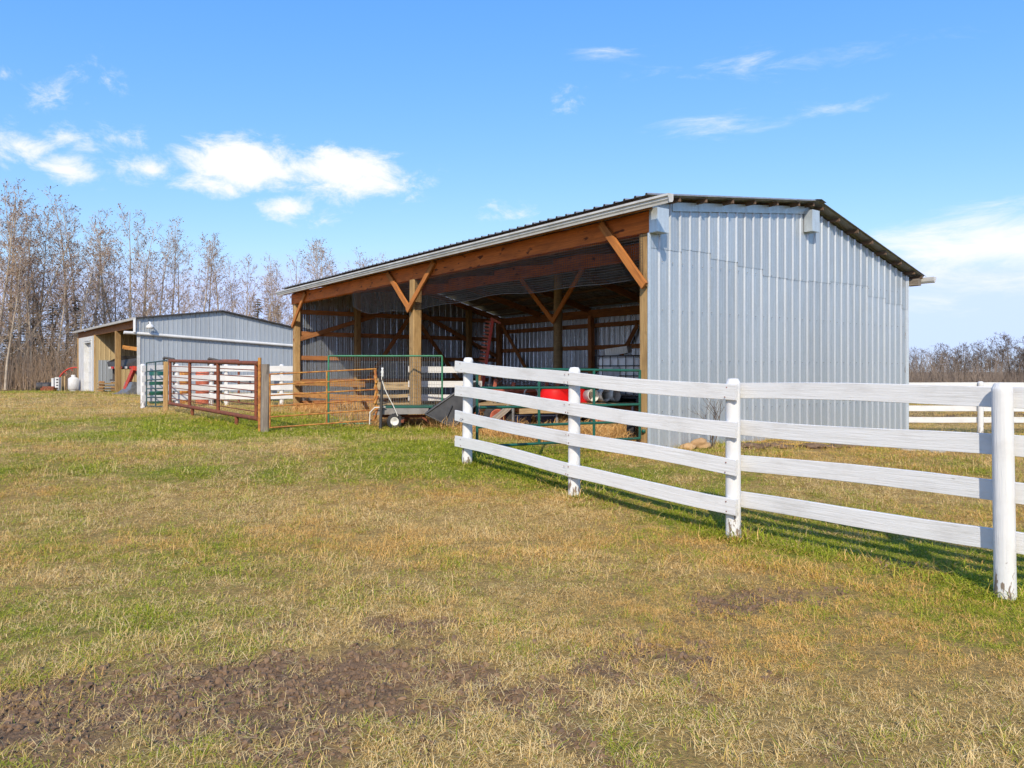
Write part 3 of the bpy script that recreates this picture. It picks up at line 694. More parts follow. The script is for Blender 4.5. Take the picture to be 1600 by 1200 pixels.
for k in range(9): b.tube([(-2.95+random.uniform(-.04, .04), 16.08+random.uniform(-.04, .03), .55+k*.11), (-2.93+random.uniform(-.05, .05), 16.08, .72+k*.11)], .028, 6)
b.build('wrapping', M['rust_yellow'], yg)
# green mesh panel
mp = empty('mesh_panel', (-4.2, 17.0, .33), 'green framed wire mesh panel standing in front of the middle post', 'mesh panel')
x0, x1, yv, z0, z1 = -4.2, -1.6, 17.0, .38, 1.93
for (a, c, r_) in (((x0, z0), (x0, z1), .021), ((x1, z0), (x1, z1), .021), ((x0, z1), (x1, z1), .021), ((x0, z0), (x1, z0), .018)):
    pipe('frame', (a[0], yv, a[1]), (c[0], yv, c[1]), r_, M['light_green'], mp)
b = MB()
for i in range(1, int((x1-x0)/.055)): x = x0+i*.055; b.tube([(x, yv+.003, z0), (x, yv+.003, z1)], .0028, 3, False, False)
for i in range(1, int((z1-z0)/.10)): z = z0+i*.10; b.tube([(x0, yv-.003, z), (x1, yv-.003, z)], .0028, 3, False, False)
o = b.build('wire_mesh', M['wire_grey'], mp); o['kind'] = 'stuff'

# boards inside the middle of the shed
wf = empty('board_fence', (-2.3, 18.3, .33), 'short white three-board stretch inside the shed behind the mesh panel', 'fence')
for z in (1.63, 1.27, .93): beam('rail', (-2.55, 18.25, z), (-.75, 18.55, z-.01), .035, .155, M['white_rail'], wf, n=3, wob=.006)
beam('post', (-.82, 18.65, .1), (-.82, 18.65, 1.75), .09, .09, M['frame_wood'], wf)
bf = empty('plank_barrier', (-3.2, 18.5, .33), 'rough grey-brown planks left of the middle post behind the mesh', 'plank barrier')
for (z, h, dz) in ((1.22, .19, .0), (.96, .085, .02), (.74, .17, -.02)): beam('plank', (-3.42, 18.6, z), (-2.52, 18.35, z+dz), .04, h, M['plank'], bf, n=3, wob=.012)
beam('post', (-3.38, 18.66, .1), (-3.38, 18.66, 1.4), .09, .09, M['plank'], bf)

# ------------------------------------------------------------------ small things round the shed
def wheel(parent, c, ax, r, w, hub='hub_white', hr=.55):
    """tyre with tread blocks and a dished rim; ax: axle direction"""
    Mx = Vector(ax).normalized().to_track_quat('Z', 'Y').to_matrix()
    b = MB(); b.lathe([(r*hr, -w*.42), (r*.9, -w*.5), (r, -w*.32), (r, w*.32), (r*.9, w*.5), (r*hr, w*.42), (r*hr, -w*.42)], 24, c, Mx, True, False); ty = b.build('tyre', M['black_rubber'], parent)
    b = MB()
    for k in range(20):
        a = 2*math.pi*k/20; b.box(Vector(c)+Mx @ Vector((r*math.cos(a), r*math.sin(a), 0)), (r*.09, r*.12, w*.7), Mx @ Euler((0, 0, a)).to_matrix())
    b.build('tread', M['black_rubber'], parent)
    b = MB(); b.lathe([(0, -w*.1), (r*.16, -w*.1), (r*.2, -w*.22), (r*hr*.85, -w*.25), (r*hr, -w*.42), (r*hr, w*.42), (r*hr*.85, w*.25), (r*.2, w*.22), (r*.16, w*.34), (0, w*.34)], 20, c, Mx); b.build('rim', M[hub], parent)
g_ = gzf(-2.4, 16.3)
lt = empty('utility_trailer', (-2.4, 16.3, g_), 'low grey utility trailer with small white-hubbed wheels by the mesh panel', 'trailer')
b = MB(); b.prism([(-3.02, 16.05, g_+.30), (-1.84, 16.05, g_+.32), (-1.80, 16.05, g_+.44), (-2.92, 16.05, g_+.44)], (0, .75, 0)); b.build('deck', M['grey_paint'], lt)
for i in range(3): beam('deck_plank', (-2.85, 16.2+i*.22, g_+.465), (-1.72, 16.2+i*.22, g_+.47), .2, .04, M['green_tube'], lt)
b = MB(); b.box((-2.4, 16.4, g_+.25), (1.0, .06, .06)); b.box((-2.35, 16.35, g_+.17), (.06, .9, .06)); b.tube([(-2.0, 16.2, g_+.27), (-1.75, 16.1, g_+.1)], .025, 8); b.build('axle_frame', M['rust'], lt)
wheel(lt, (-2.52, 15.98, g_+.165), (0, 1, 0), .165, .11); wheel(lt, (-2.52, 16.88, g_+.165), (0, 1, 0), .165, .11)
b = MB(); b.tube([(-2.72, 15.98, g_+.47), (-2.95, 15.95, g_+.46), (-3.05, 15.95, g_+.36), (-3.06, 15.95, g_+.1)], .013, 8); b.build('handle', M['rope'], lt)
# black plastic dump tub tipped on its nose
tb = empty('plastic_dump_tub', (-1.3, 16.1, g_), 'black plastic dump tub tipped up behind the first fence post', 'tub')
def panel(name, pts, mat, parent, th=.02):
    n = (Vector(pts[1])-Vector(pts[0])).cross(Vector(pts[2])-Vector(pts[0])).normalized(); b = MB(); b.prism(pts, n*th); return b.build(name, mat, parent)
tA, tB, tC, tD = Vector((-1.86, 15.9, .66)), Vector((-.98, 15.9, 1.28)), Vector((-.72, 15.9, .92)), Vector((-1.25, 15.9, .36))
dv = Vector((.18, .75, .04))
panel('side', [tA, tB, tC, tD], M['black_plastic'], tb); panel('side', [p+dv for p in (tA, tB, tC, tD)], M['black_plastic'], tb)
panel('floor', [tA, tB, tB+dv, tA+dv], M['black_plastic'], tb, .025); panel('end', [tB, tC, tC+dv, tB+dv], M['black_plastic'], tb)
for k in range(3):
    o_ = dv*(.18+.3*k); b = MB(); b.tube([tA+o_+Vector((0, 0, .02)), tB+o_+Vector((0, 0, .02))], .035, 6); b.build('floor_rib', M['black_plastic'], tb)
b = MB(); b.tube([tA, tB, tC, tD, tA], .024, 8); b.build('rim', M['black_plastic'], tb)
b = MB(); b.tube([(-1.42, 15.87, .55), (-1.28, 15.87, .85)], .018, 6); b.build('side_rib', M['black_plastic'], tb)
# rod with insulator and rope
rod = empty('fence_rod', (-2.8, 15.9, gzf(-2.8, 15.9)), 'dark rod topped by a white insulator with a slack white rope', 'rod')
pipe('rod', (-2.82, 15.9, .25), (-2.78, 15.9, 1.40), .032, M['dark_steel'], rod)
b = MB(); b.lathe([(.02, 0), (.035, .03), (.022, .06), (.04, .10), (.02, .15), (.03, .19), (0, .20)], 10, (-2.775, 15.9, 1.46)); b.build('insulator', M['white_enamel'], rod)
b = MB(); b.tube([(-2.78, 15.9, 1.62), (-2.79, 15.88, 1.42), (-2.72, 15.87, 1.2), (-2.62, 15.86, 1.0), (-2.54, 15.86, .85), (-2.44, 15.86, .62)], .010, 6); b.build('rope', M['rope'], rod)

# flat wagon with tote, tubs and buckets
wx0, wx1, wy0, wy1, wz = -.75, 2.95, 15.6, 17.7, .90
wg = empty('flat_wagon', (1.1, 16.6, .33), 'flat wooden wagon deck behind the green gate', 'wagon')
for i in range(9):
    y = wy0+(i+.5)*(wy1-wy0)/9; beam('deck_plank', (wx0+random.uniform(-.05, .05), y, wz-.02), (wx1+random.uniform(-.05, .05), y, wz-.02), .222, .045, M['plank'], wg, n=3, wob=.006)
for y in (wy0+.25, wy1-.3): beam('bearer', (wx0, y, wz-.115), (wx1, y, wz-.115), .09, .14, M['frame_wood'], wg)
for x in (-.3, 1.9): beam('axle', (x, wy0+.1, .62), (x, wy1-.1, .62), .09, .09, M['dark_steel'], wg)
for x in (-.3, 1.9):
    for y in (wy0+.1, wy1-.1): wheel(wg, (x, y, .62), (0, 1, 0), .30, .16, 'faded_red')
for x in (.02, .95, 2.55): pipe('support_leg', (x, wy0+.06, .30), (x, wy0+.06, wz-.05), .035, M['grey_steel'], wg)
beam('loose_plank', (.15, wy0-.10, .74), (1.35, wy0-.05, .72), .05, .11, M['plank'], wg, n=3, wob=.02)
def lath(name, mat, label, cat, prof, c, Mx=None, sc=(1, 1, 1), n=24, group=None):
    b = MB(); b.lathe(prof, n, (0, 0, 0)); me = b.mesh(name, mat)
    MM = Matrix.Translation(c) @ (Mx.to_4x4() if Mx is not None else Matrix.Identity(4)) @ Matrix.Diagonal((*sc, 1))
    return tag(link(name, me, None, MM), label, cat, group)
tubp = [(.40, 0), (.42, .0), (.425, .03), (.39, .05), (.33, .26), (.27, .32), (.0, .335)]
lath('feed_tub', M['red_plastic'], 'larger red plastic feed tub turned over on the wagon', 'tub', tubp, (.98, 15.98, wz+.003), Euler((.0, .06, .3)).to_matrix(), (1.12, .85, 1.0))
lath('feed_tub', M['red_plastic'], 'smaller red plastic feed tub half hidden by the second fence post', 'tub', tubp, (1.38, 16.25, wz+.003), Euler((.04, .0, 1.0)).to_matrix(), (.85, .95, .98))
bk = [(0, .02), (.115, .02), (.128, .30), (.136, .30), (.136, .285), (.14, .28), (.136, .27), (.122, 0), (0, 0)]
for i, (x, y, lab) in enumerate(((1.60, 15.82, 'leftmost of the three cream buckets lying on the wagon'), (1.84, 15.86, 'middle one of the three cream buckets lying on the wagon'), (2.04, 15.9, 'rightmost of the three cream buckets lying on the wagon'))):
    lath('bucket', M['tub_white'], lab, 'bucket', bk, (x, y+.25, wz+.145), Euler((R(86), 0, R(28+8*i))).to_matrix(), group='cream buckets on the wagon')
# caged tank
tt = empty('caged_tank', (2.75, 16.9, wz), 'white plastic tank in a grey wire cage on the wagon end', 'tank')
Mr = Euler((0, 0, R(-36))).to_matrix(); tc0 = Vector((2.62, 16.75, 0))
def T(x, y, z): return tc0+Mr @ Vector((x, y, 0))+Vector((0, 0, wz+z))
bm = bmesh.new(); bmesh.ops.create_cube(bm, size=1); bmesh.ops.scale(bm, vec=(1.08, .92, .86), verts=bm.verts); bmesh.ops.bevel(bm, geom=bm.edges[:]+bm.verts[:], offset=.11, segments=4, affect='EDGES', profile=.5)
me = bpy.data.meshes.new('bottle'); bm.to_mesh(me); bm.free(); me.materials.append(M['tote']); me.polygons.foreach_set('use_smooth', [True]*len(me.polygons))
link('bottle', me, tt, Matrix.Translation(T(0, 0, .58)) @ Mr.to_4x4())
b = MB(); hx, hy = .575, .49
for z in (.14, .35, .58, .80, 1.02): b.tube([T(-hx, -hy, z), T(hx, -hy, z), T(hx, hy, z), T(-hx, hy, z), T(-hx, -hy, z)], .011 if z < 1 else .015, 6, False)
for i in range(7):
    x = -hx+2*hx*i/6
    for y in (-hy, hy): b.tube([T(x, y, .12), T(x, y, 1.02)], .0095, 6)
for i in range(6):
    y = -hy+2*hy*i/5
    for x in (-hx, hx): b.tube([T(x, y, .12), T(x, y, 1.02)], .0095, 6)
b.build('cage', M['dark_steel'], tt)
b = MB(); b.box(T(0, 0, .10), (1.18, 1.0, .03), Mr)
for x in (-.5, 0, .5): b.box(T(x, 0, .05), (.12, .98, .09), Mr)
b.build('pallet', M['dark_steel'], tt)
b = MB(); b.tube([T(0, -.45, .20), T(0, -.60, .19)], .05, 12); b.tube([T(0, -.60, .26), T(0, -.60, .14)], .03, 10); b.build('valve', M['grey_steel'], tt)
b = MB(); b.prism([T(-.36, -hy-.012, .56), T(.05, -hy-.012, .56), T(.05, -hy-.012, .78), T(-.36, -hy-.012, .78)], Mr @ Vector((0, -.006, 0))); b.build('plate', M['grey_steel'], tt)
b = MB(); b.prism([T(-.34, -hy-.019, .70), T(-.12, -hy-.019, .70), T(-.12, -hy-.019, .765), T(-.34, -hy-.019, .765)], Mr @ Vector((0, -.003, 0))); b.build('plate_sticker', M['white_enamel'], tt)
b = MB(); b.lathe([(.11, 0), (.11, .04), (.09, .06), (0, .06)], 16, T(0, 0, 1.0)); b.build('lid', M['tote'], tt)
bx = empty('ribbed_crate', T(-.25, -.1, 1.05), 'pale ribbed crate lying tilted on top of the caged tank', 'crate')
Mc = Mr @ Euler((R(4), R(-7), R(12))).to_matrix()
b = MB(); b.box(T(-.22, -.05, 1.145), (.52, .38, .16), Mc); b.build('body', M['tub_white'], bx)
for i in range(9):
    b = MB(); b.box(T(-.22, -.05, 1.145)+Mc @ Vector((-.22+.055*i, -.195, 0)), (.018, .02, .15), Mc); b.build('rib', M['tub_white'], bx)
# storage crates under the wagon
for i, (x, y, lab) in enumerate(((.20, 15.95, 'left navy plastic crate under the wagon deck'), (.72, 16.0, 'right navy plastic crate under the wagon deck'))):
    cr_ = empty('storage_crate', (x, y, .33), lab, 'crate', 'navy crates under the wagon')
    b = MB(); z = .34; b.prism([(x-.18, y-.16, z), (x+.18, y-.16, z), (x+.22, y-.2, z+.28), (x-.22, y-.2, z+.28)], (0, .4, 0)); b.build('body', M['blue_plastic'], cr_)
    for k in range(4):
        b = MB(); b.box((x-.15+.1*k, y-.19, z+.14), (.02, .03, .25), Euler((R(8), 0, 0)).to_matrix()); b.build('rib', M['blue_plastic'], cr_)
    b = MB(); b.box((x, y, z+.295), (.48, .44, .03)); b.build('lid', M['blue_plastic'], cr_)
# spare implement wheel by the gate
sw = empty('spare_wheel', (2.12, 13.1, .33), 'loose black tyre on a tan wheel beside the right shed post', 'wheel')
wheel(sw, (2.14, 13.1, .33+.235), (.93, -.36, 0), .235, .15, 'plank', .6)
# sickle bar mower
sm = empty('sickle_mower', (-.75, 19.4, .33), 'red sickle bar mower with its toothed bar raised upright', 'mower')
p0, p1 = Vector((-.80, 19.4, .95)), Vector((-.50, 19.4, 2.95)); dd = (p1-p0).normalized()
beam('cutter_bar', p0, p1, .05, .075, M['red_paint'], sm, side=(0, 1, 0))
for k in range(20):
    q = p0.lerp(p1, .06+k*.047); side = Vector((-dd.z, 0, dd.x))
    b = MB(); b.prism([q+dd*.035+side*.04, q-dd*.035+side*.04, q-dd*.008+side*.20, q+dd*.008+side*.20], (0, .02, 0)); b.build('guard_tooth', M['faded_red'], sm)
beam('grass_board', p1+Vector((-.06, 0, .02)), p1+Vector((.20, -.05, -.13)), .03, .06, M['faded_red'], sm, side=(0, 1, 0)); beam('board_strut', p1+Vector((-.12, 0, -.05)), p1+Vector((.12, 0, .02)), .03, .04, M['rust'], sm, side=(0, 1, 0))
b = MB(); b.box((-.72, 19.45, .80), (.34, .30, .36)); b.tube([(-.72, 19.3, .8), (-.72, 19.15, .8)], .13, 14); b.box((-.5, 19.5, .95), (.5, .12, .12)); b.build('gearbox', M['faded_red'], sm)
pipe('spring', (-.60, 19.3, 1.0), (-.52, 19.32, 1.75), .045, M['wire_grey'], sm)
b = MB(); b.box((-.72, 19.45, .45), (.9, .10, .10)); b.tube([(-.72, 19.45, .3), (-.72, 19.45, .8)], .05, 8); b.build('stand', M['rust'], sm)
# finger-wheel rake
rk = empty('wheel_rake', (.3, 18.6, .33), 'faded red finger-wheel hay rake behind the wagon', 'hay rake')
pipe('tool_bar', (-.7, 18.5, 1.08), (1.55, 18.9, 1.10), .06, M['faded_red'], rk, 12); pipe('tool_bar', (-.5, 18.9, .93), (1.3, 19.1, .95), .045, M['rust'], rk, 10)
for (x, y) in ((-.15, 18.75), (.55, 18.9), (1.2, 19.0)):
    b = MB(); c = Vector((x, y, 1.02)); b.tube([c+Vector((.33*math.cos(q), 0, .33*math.sin(q))) for q in [k*math.pi/12 for k in range(25)]], .012, 6, False)
    for k in range(40):
        q = k*math.pi/20; a = Vector((math.cos(q), 0, math.sin(q))); w_ = Vector((-math.sin(q), 0, math.cos(q)))
        b.tube([c+a*.10, c+a*.33, c+a*.52+w_*.10], .0065, 4, False)
    b.build('finger_wheel', M['wire_grey'], rk)
    b = MB(); b.tube([c+Vector((0, -.05, 0)), c+Vector((0, .1, 0))], .10, 14); b.build('hub', M['faded_red'], rk)
for (x, h) in ((-.45, .30), (.0, .22), (.85, .42), (1.1, .2)): beam('bracket', (x, 18.55, 1.08), (x+.05, 18.55, 1.08+h), .07, .09, M['faded_red'], rk, side=(0, 1, 0))
for x in (-.4, 1.3): pipe('leg', (x, 18.75, .2), (x, 18.75, 1.05), .04, M['rust'], rk)
b = MB(); b.tube([(.48+.17*math.cos(q), 18.38, 1.02+.17*math.sin(q)) for q in [k*math.pi/12 for k in range(25)]], .022, 6, False); b.build('hose_coil', M['rope'], rk)
b = MB(); b.lathe([(.0, 0), (.09, 0), (.10, .16), (.06, .22), (0, .23)], 14, (-.88, 18.35, 1.12)); tag(b.build('jug', M['white_enamel']), 'small white jug on the machine beside the first fence post', 'jug')
b = MB(); b.box((-.88, 18.4, 1.08), (.34, .26, .05)); b.box((-.88, 18.4, .7), (.12, .12, .76)); b.build('jug_stand', M['faded_red'], rk)
# scrap under the wagon: two tilted timbers
for i, (a, c, lab) in enumerate((((-.55, 15.4, .45), (-.05, 15.55, .84), 'dark timber leaning up to the left end of the wagon'), ((1.05, 15.4, .38), (1.62, 15.5, .8), 'dark timber leaning up to the wagon near the second post'))):
    tag(beam('leaning_timber', a, c, .07, .12, M['grey_wood'], None, n=3, wob=.01), lab, 'timber')

# stones, soil heaps, sapling by the gable
def rock(name, c, size, seed, mat, label, cat='stone', rough=.42, freq=1.7):
    rnd = random.Random(seed); bm = bmesh.new(); bmesh.ops.create_icosphere(bm, subdivisions=3, radius=1.0)
    off = Vector((rnd.uniform(0, 50), rnd.uniform(0, 50), 0))
    for v in bm.verts:
        n = v.co.normalized(); k = 1+rough*(float(fbm(n.x*freq+off.x, n.y*freq+n.z*freq*1.3+off.y, seed, 3))-.5)*2
        v.co = Vector((n.x*size[0]*k, n.y*size[1]*k, n.z*size[2]*k))
        if v.co.z < -size[2]*.45: v.co.z = -size[2]*.45
    me = bpy.data.meshes.new(name); bm.to_mesh(me); bm.free(); me.materials.append(mat); me.polygons.foreach_set('use_smooth', [True]*len(me.polygons))
    return tag(link(name, me, None, Matrix.Translation(c) @ Euler((0, 0, rnd.uniform(0, 3))).to_matrix().to_4x4()), label, cat)
def gpt(x, y, dz=0.0): return (x, y, gzf(x, y)+dz)
rock('boulder', gpt(3.02, 11.95, .06), (.19, .15, .105), 3, M['sandstone'], 'larger orange sandstone boulder at the foot of the gable wall')
rock('boulder', gpt(2.80, 11.82, .03), (.12, .10, .07), 5, M['sandstone'], 'smaller orange sandstone boulder left of the larger one')
for i, (x, y, sx, sz, lab) in enumerate(((3.85, 12.1, .30, .075, 'brown soil heap just right of the third fence post'), (4.35, 12.15, .24, .06, 'low soil heap second from the third fence post'), (4.95, 12.05, .26, .07, 'crumbly soil heap in the grass beyond the fence'), (5.5, 12.2, .22, .06, 'rightmost small soil heap in the grass before the gable'))):
    rock('soil_heap', gpt(x, y, .0), (sx*1.25, sx*.8, sz*.75), 20+i, M['soil'], lab, 'soil heap', .8, 4.5)
for i, (x, y, s, lab) in enumerate(((6.3, 11.75, .17, 'long flat pale stone in the grass right of the gable'), (6.62, 11.55, .12, 'flat pale stone between two others on the grass'), (6.85, 11.6, .10, 'small pale stone furthest right on the grass'))):
    rock('flat_stone', gpt(x, y, .0), (s*1.4, s, .035), 40+i, M['pale_stone'], lab)
def twig_tubes(b, p, d, L, r, depth, rnd, n=3):
    pts = [p]; q = p.copy(); dd_ = d.copy()
    for i in range(n):
        dd_ = (dd_+Vector((rnd.gauss(0, .12), rnd.gauss(0, .12), rnd.gauss(.03, .08)))).normalized(); q = q+dd_*(L/n); pts.append(q.copy())
    b.tube(pts, [r*(1-.7*i/n) for i in range(n+1)], 4, False)
    if depth:
        for k in range(rnd.randint(2, 4)):
            u = rnd.uniform(.25, .95); i = min(int(u*n), n-1); pp = pts[i].lerp(pts[i+1], u*n-i)
            side = Vector((rnd.gauss(0, 1), rnd.gauss(0, 1), rnd.uniform(-.1, .8))).normalized(); twig_tubes(b, pp, (dd_*.6+side*.7).normalized(), L*rnd.uniform(.35, .6), r*.55, depth-1, rnd)
rnd = random.Random(4); b = MB(); sp = Vector(gpt(3.28, 12.0, -.02))
for k in range(4): twig_tubes(b, sp+Vector((rnd.uniform(-.05, .05), rnd.uniform(-.05, .05), 0)), Vector((rnd.uniform(-.25, .35), rnd.uniform(-.2, .2), 1)).normalized(), rnd.uniform(.55, .85), .009, 2, rnd, 4)
tag(b.build('bare_sapling', M['twig_brown']), 'thin leafless sapling in front of the gable wall by the boulders', 'sapling')
b = MB(); rnd = random.Random(9)
for k in range(40):
    x = -3.0+rnd.uniform(0, 2.6); y = 18.15+rnd.uniform(-.15, .15); twig_tubes(b, Vector((x, y, .3)), Vector((rnd.uniform(-.4, .4), rnd.uniform(-.2, .2), 1)).normalized(), rnd.uniform(.4, .9), .005, 1, rnd, 3)
tag(b.build('dry_weeds', M['plank']), 'dry weed stalks standing behind the mesh panel', None, None, 'stuff')

# ------------------------------------------------------------------ far shed
L2, T2, R2 = 17.8, 8.6, 4.3
def roof2(t): return 4.40+(5.0-4.40)*(t+.2)/(R2+.2) if t <= R2 else 5.0-(t-R2)*.185
fs_ = empty('far_shed', Q(0, 0, .3), 'distant blue-grey metal shed with white door bay and open bays', 'shed')
for k in range(12):
    u0, u1 = k*T2/12, (k+1)*T2/12
    sheet('metal_sheet', D0, g2, -l2, u0, u1+.01, lambda u: .2, lambda u: roof2(u)-.05, M['galv_far'], fs_, 0, T2/36, .024, False)
beam('corner_trim', Q(-.03, -.02, .2), Q(-.03, -.02, 4.35), .16, .06, M['gutter'], fs_, side=g2)
for k in range(9):
    u0, u1 = k*L2/9, (k+1)*L2/9
    sheet('metal_sheet', Q(0, T2), l2, g2, u0, u1+.01, lambda u: .0, lambda u: roof2(T2)-.05, M['tan_sheet'], fs_, 0, L2/72, .024, False)
for k in range(12):
    u0, u1 = k*T2/12, (k+1)*T2/12
    sheet('metal_sheet', Q(11.6, 0), g2, -l2, u0, u1+.01, lambda u: .1, lambda u: roof2(u)-.08, M['tan_sheet'], fs_, 0, T2/30, .024, False)
    sheet('metal_sheet', Q(L2, 0), g2, l2, u0, u1+.01, lambda u: .0, lambda u: roof2(u)-.05, M['galv_far'], fs_, 0, T2/36, .024, False)
for k in range(2):
    sheet('door_leaf', Q(11.5, .15), g2, -l2, k*.62, (k+1)*.62-.01, lambda u: .2, lambda u: 2.3, M['galv_far'], fs_, .04, .21, .02, False)
def slope2(t0, t1):
    a = Q(0, t0, roof2(t0)); c = Q(0, t1, roof2(t1)); L = (c-a).length; up = (c-a).normalized(); nrm = l2.cross(up); nrm = nrm if nrm.z > 0 else -nrm
    for k in range(18):
        u0 = -.15+(L2+.3)*k/18; sheet('roof_sheet', a, l2, nrm, u0, u0+(L2+.3)/18+.01, lambda u: 0, lambda u: L, M['galv_roof'], fs_, 0, .34, .03, False, up)
slope2(-.28, R2+.02); slope2(T2+.2, R2-.02)
beam('ridge_trim', Q(-.18, 0-.28, roof2(-.28)-.01), Q(-.18, R2, roof2(R2)-.01), .05, .07, M['dark_steel'], fs_, side=l2); beam('ridge_trim', Q(-.18, R2, roof2(R2)-.01), Q(-.18, T2+.2, roof2(T2+.2)-.01), .05, .07, M['dark_steel'], fs_, side=l2)
beam('header_beam', Q(.05, .05, 4.12), Q(L2, .05, 4.12), .1, .40, M['frame_wood'], fs_)
for s in (5.5, 11.75, L2-.05): beam('post', Q(s, .1, .05), Q(s, .1, 3.95), .30, .25, M['post_wood'], fs_, side=g2)
for t in (2.0, 4.0, 6.0):
    beam('purlin', Q(0, t, roof2(t)-.09), Q(L2, t, roof2(t)-.09), .05, .14, M['frame_wood'], fs_)
beam('cross_brace', Q(5.45, .35, 3.0), Q(1.0, 2.2, 2.5), .06, .22, M['orange_plank'], fs_)
# white bay with its recessed sectional door
for k in range(4):
    pass
def wbox(s0, s1, z0, z1, t0, t1, name, mat):
    b = MB(); b.prism([Q(s0, t0, z0), Q(s1, t0, z0), Q(s1, t0, z1), Q(s0, t0, z1)], g2*(t1-t0)); return b.build(name, mat, fs_)
wbox(11.92, 13.0, .05, 3.92, .0, .08, 'bay_panel', M['white_enamel']); wbox(15.5, L2-.2, .05, 3.92, .0, .08, 'bay_panel', M['white_enamel']); wbox(13.003, 15.497, 3.50, 3.92, .0, .08, 'bay_panel', M['white_enamel'])
for k in range(5): wbox(13.0, 15.5, .1+k*.69, .1+(k+1)*.69-.015, .25, .30, 'door_section', M['white_enamel'])
wbox(12.9, 13.02, .1, 3.6, -.03, .26, 'door_jamb', M['white_enamel']); wbox(15.48, 15.6, .1, 3.6, -.03, .26, 'door_jamb', M['white_enamel']); wbox(12.9, 15.6, 3.61, 3.72, -.03, .26, 'door_head', M['white_enamel'])
b = MB(); b.prism([Q(-.25, -.2, 4.28), Q(-.25, -.32, 4.28), Q(-.25, -.34, 4.40), Q(-.25, -.2, 4.40)], l2*(L2+.5)); b.build('gutter', M['gutter'], fs_)
# downspout crossing the gable
b = MB(); b.tube([Q(-.22, -.25, 4.30), Q(-.22, -.25, 3.62)], .075, 10); b.tube([Q(-.14, -.75, 3.60), Q(-.14, -.25, 3.585), Q(-.12, T2, 3.10)], .085, 10); b.build('downspout', M['white_enamel'], fs_)
b = MB(); b.lathe([(.0, .34), (.04, .34), (.05, .24), (.11, .20), (.20, .12), (.20, -.02), (.0, -.02)], 14, Q(-.42, .45, 3.85)); b.tube([Q(-.42, .45, 4.17), Q(-.20, .45, 4.20), Q(0, .45, 4.12)], .03, 8); b.build('lamp', M['white_enamel'], fs_)

# gooseneck trailer in the far shed
gt = empty('gooseneck_trailer', Q(6, 3, .3), 'dark grey gooseneck trailer nose with red and white tape in the far shed', 'trailer')
n0 = [Q(9.6, .30, 2.15), Q(6.6, .45, 2.50), Q(3.2, 1.0, 2.40), Q(3.2, 1.0, 1.72), Q(7.4, .35, 1.70), Q(9.2, .30, 1.78)]
b = MB(); b.prism(n0, g2*2.0); b.build('nose', M['dark_steel'], gt)
b = MB(); b.prism([Q(3.2, 1.6, .9), Q(1.0, 1.6, .9), Q(1.0, 1.6, 2.9), Q(3.2, 1.6, 2.9)], g2*2.1); b.build('body', M['dark_steel'], gt)
for i in range(6):
    s = 8.6-i*.75; b = MB(); b.box(Q(s, .26+(.0 if s > 7.4 else (7.4-s)*.155), 1.80), (.62, .03, .13), Euler((0, 0, math.atan2(l2.y, l2.x))).to_matrix()); b.build('tape', M['red_plastic'] if i % 2 else M['white_enamel'], gt)
b = MB(); b.box(Q(9.0, .6, 1.40), (.16, .16, .8)); b.box(Q(9.15, .6, 1.02), (.45, .12, .10)); b.build('coupler', M['dark_steel'], gt)
for s in (1.5, 2.6): wheel(gt, Q(s, 1.6, .68), g2, .38, .25)
# red loader tractor
lt2 = empty('loader_tractor', Q(3.4, .9, .3), 'red loader tractor with a grey bucket at the front of the far shed', 'tractor')
b = MB(); b.prism([Q(1.2, -.75, .33), Q(1.2, .1, .33), Q(1.2, .3, .6), Q(1.2, .15, 1.0), Q(1.2, -.05, .98), Q(1.2, -.15, .6), Q(1.2, -.4, .42)], l2*1.8); b.build('bucket', M['grey_steel'], lt2)
for t in (-.1, .8): beam('loader_arm', Q(2.65, t, .55), Q(1.25, t+.15, 1.75), .16, .30, M['red_paint'], lt2); beam('loader_arm', Q(1.25, t+.15, 1.73), Q(1.0, t+1.6, 1.5), .16, .24, M['red_paint'], lt2)
b = MB(); b.box(Q(2.05, 2.1, 1.2), (.62, 1.7, .75), Euler((0, 0, math.atan2(l2.y, l2.x))).to_matrix()); b.build('hood', M['red_paint'], lt2)
for s in (1.45, 2.65): wheel(lt2, Q(s, 1.6, .72), l2, .42, .25)
# crates by the post
wc = empty('wooden_crate', Q(9, .1, .3), 'wooden slatted crate on the ground beside the far shed post', 'crate')
for i in range(3):
    for j in range(2): beam('slat', Q(9.9, -.1+.7*j, .35+.24*i), Q(8.6, -.1+.7*j, .35+.24*i), .05, .16, M['orange_plank'], wc)
for s in (9.8, 9.2, 8.7): beam('cleat', Q(s, -.05, .25), Q(s, -.05, .95), .06, .10, M['orange_plank'], wc)
pl = empty('wooden_pallet', Q(7.6, .0, .3), 'tan pallet stack leaning behind the grey bucket in the far shed', 'pallet')
for i in range(4): beam('slat', Q(8.3, -.1+.02*i, .32+.17*i), Q(6.6, -.1+.02*i, .32+.17*i), .9, .07, M['plank'], pl)

